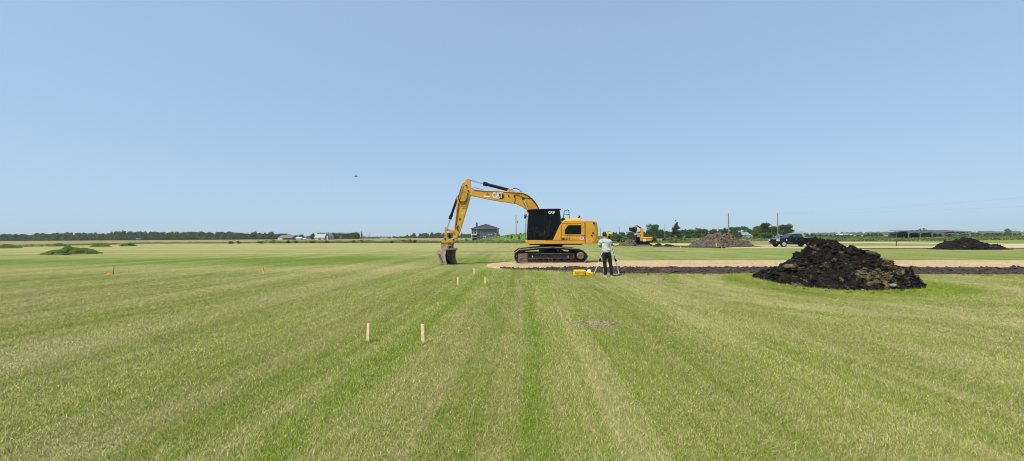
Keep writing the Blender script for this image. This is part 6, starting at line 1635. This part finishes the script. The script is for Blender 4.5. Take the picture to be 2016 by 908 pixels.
end = [(xb_, -.2), (xc, -.2), (xc, ze_-.1), (xc-.6, ze_+1.6), (xc-1.8, zt_-.1), ((xb_+xc)/2, zt_+.35), (xb_+1.6, zt_-.1), (xb_+.4, ze_+1.6), (xb_, ze_-.1)]
q = MB(); q.prism(end, -.8, -.55); q.build('end_wall', redw, bn)
q = MB(); q.prism(end, -.548, 8); q.build('roof', simple('barn_arch_roof', (.27, .25, .25), .7), bn)
q = MB(); 
for a_, b_ in zip(end[2:-1], end[3:]): q.cyl((a_[0], -.9, a_[1]), (b_[0], -.9, b_[1]), .16, n=6)
q.build('roof_edge', M['greywood'], bn)
q = MB(); xm_ = (xb_+xc)/2; q.bx(xm_-.5, xm_+.5, -.86, -.8, ze_-.2, ze_+1.4); q.bx(xm_-.5, xm_+.7, -.86, -.8, -.1, .9); q.build('door', M['white'], bn)
# far long roofs
def longshed(label, px0, px1, ytop, Y, wall, roof, name='shed', D=12):
    if px1-px0 < 6: D = 2.5
    x0, x1 = GX(px0, Y), GX(px1, Y); rt_ = empty(name, ((x0+x1)/2, Y, 0), label, 'shed'); w2 = (x1-x0)/2; zt = htop((px0+px1)/2, ytop, Y)
    q = MB(); q.bx(-w2, w2, 0, D, -.2, zt*.6); q.build('wall', wall, rt_)
    q = MB(); q.prism([(-w2-.3, zt*.6), (w2+.3, zt*.6), (w2-.2, zt*.98), (-w2+.2, zt*.98)], -.3, D+.3); q.build('roof', roof, rt_)
longshed('long low shed with blue green roof on the horizon left of the far wood', 714, 757, 467.2, 560, M['steel_mud'], simple('teal_roof', (.10, .17, .20), .6))
longshed('short white building at the right end of the long blue green shed', 749, 757, 468.4, 540, M['white'], M['white'])
longshed('long white building on the horizon right of the pickup truck', 1661, 1678, 460.6, 520, M['white'], M['white'])
longshed('small teal hut in the gap between the two left shelterbelts', 268, 273, 468.8, 380, simple('teal_wall', (.10, .25, .30), .7), simple('teal_wall2', (.12, .28, .33), .7))
longshed('tiny white hut on the horizon behind the near digger counterweight', 1179, 1184, 465.4, 400, M['white'], M['white'])
# ribbed grain shed behind the pickup
GY = 210; gx_ = GX(1564, GY); gs = empty('grain_shed', (gx_, GY, 0), 'pale shed with white vertical ribs behind the pickup truck roof', 'shed')
w2 = (GX(1582, GY)-GX(1546, GY))/2; zt = htop(1564, 456.6, GY)
q = MB(); q._add([(-w2, 0, -.2), (w2, 0, -.2), (w2, 0, zt), (-w2*.45, 0, zt), (-w2, 0, zt*.55), (-w2, 8, -.2), (w2, 8, -.2), (w2, 8, zt), (-w2*.45, 8, zt), (-w2, 8, zt*.55)], [(0, 1, 2, 3, 4), (9, 8, 7, 6, 5), (0, 5, 6, 1), (1, 6, 7, 2), (2, 7, 8, 3), (3, 8, 9, 4), (4, 9, 5, 0)]); q.build('wall', simple('blue_grey_cladding', (.24, .28, .33), .7), gs)
for k in range(14):
    x_ = -w2*.5+k*(w2*1.5)/14+.2; q = MB(); q.bx(x_-.14, x_+.14, -.08, -.004, -.1, zt-.1); q.build('rib', M['white'], gs)
# broken pole shed at right
SY = 138; sx_ = GX(1825, SY); sd_ = empty('pole_shed', (sx_, SY, 0), 'old open pole shed with sagging dark roof, its right end collapsed', 'shed')
def sp_(px, py, ly=0): p = P(px, py, SY+ly); return Vector((p.x-sx_, ly, p.z))
q = MB()
q._add([sp_(1787, 457.4), sp_(1905, 455.6), sp_(1905, 455.0), sp_(1787, 456.8)]+[sp_(1787, 457.4)+Vector((0, 7, .6)), sp_(1905, 455.6)+Vector((0, 7, .4)), sp_(1905, 455)+Vector((0, 7, .4)), sp_(1787, 456.8)+Vector((0, 7, .6))], [(0, 1, 2, 3), (4, 7, 6, 5), (3, 2, 6, 7), (0, 4, 5, 1)])
q.build('roof', M['oldwood'], sd_)
q = MB(); q.cyl(sp_(1786, 457.4), sp_(1900, 456.0), .13, n=6); q.build('beam', M['greywood'], sd_)
for px in (1788.6, 1811.6, 1835, 1858):
    q = MB(); a = sp_(px, 457); q.cyl((a.x, 0, -.2), (a.x, 0, a.z), .13, n=6); q.build('post', M['greywood'], sd_)
    for s1 in (-1, 1):
        if (px, s1) == (1788.6, -1): continue
        q = MB(); q.cyl((a.x, 0, a.z-.9), (a.x+s1*.95, 0, a.z-.05), .08, n=5); q.build('brace', M['greywood'], sd_)
q = MB(); b0 = sp_(1812, 461); b1 = sp_(1833, 461); q.bx(b0.x, b1.x, .4, .6, -.2, b0.z+.05)
b0 = sp_(1836, 461.4); b1 = sp_(1856, 461); q.bx(b0.x, b1.x, .4, .6, -.2, b0.z); q.build('boards', M['oldwood'], sd_)
q = MB(); q.bx(sp_(1789, 0).x, sp_(1880, 0).x, 6.6, 6.8, -.2, sp_(1800, 459).z); q.build('back_wall', M['oldwood'], sd_)
q = MB(); q._add([sp_(1857, 457.4, .1), sp_(1882, 456.6, .1), sp_(1880, 464, -.6), sp_(1872, 470.6, -.9), sp_(1866, 466, -.2)], [(0, 1, 2, 3, 4)]); o = q.build('fallen_roof', M['oldwood'], sd_); o.modifiers.new('thick', 'SOLIDIFY').thickness = .3
q = MB()
for a, b_ in (((1857, 463), (1873, 471)), ((1873, 462), (1884, 457)), ((1878, 462.5), (1893, 457)), ((1884, 463), (1903, 458)), ((1880, 457), (1904, 456.4)), ((1875, 463.5), (1905, 460)), ((1860, 462), (1876, 459)), ((1888, 462), (1900, 459))): q.cyl(sp_(*a, -.5), sp_(*b_, -.3), .11, n=5)
q.build('fallen_rafters', M['greywood'], sd_)
q = MB(); q._add([sp_(1880, 463.5, -.2), sp_(1906, 461, -.2), sp_(1906, 457, .3), sp_(1884, 457.5, .3)], [(0, 1, 2, 3)]); o = q.build('fallen_wall', M['oldwood'], sd_); o.modifiers.new('thick', 'SOLIDIFY').thickness = .2
# small dark remains left of it
l2 = empty('lean_to', (GX(1778, SY+4), SY+4, 0), 'low dark tumbledown lean-to left of the open pole shed', 'shed'); 
q = MB(); q.bx(-2.6, 2.3, 0, 3, -.2, 1.7); q.build('boards', M['oldwood'], l2); q = MB(); q._add([(-3, -.3, 1.65), (2.5, -.3, 1.95), (3.6, 3, 2.5), (-2.6, 3, 2.1)], [(0, 1, 2, 3)]); q.build('roof', M['oldwood'], l2).modifiers.new('thick', 'SOLIDIFY').thickness = .2
for x_ in (-2.7, 0, 2.4): q = MB(); q.cyl((x_, -.2, -.2), (x_, -.2, 1.9+.5*(x_ > 2)), .09, n=5); q.build('post', M['greywood'], l2)
# brushwood heap by the farm trees
V, FA = lumps(140, lambda g: (g.normal(0, 2.6), g.normal(0, .8), g.uniform(0, .5)), lambda g: .12+.2*g.random(), .6, 77)
bwh = empty('brush_pile', (GX(1507, 118), 118, 0), 'low reddish brush pile left of the pickup truck', 'brush pile'); np_obj('sticks', V, FA, simple('red_brush', (.17, .085, .065), .9), bwh)
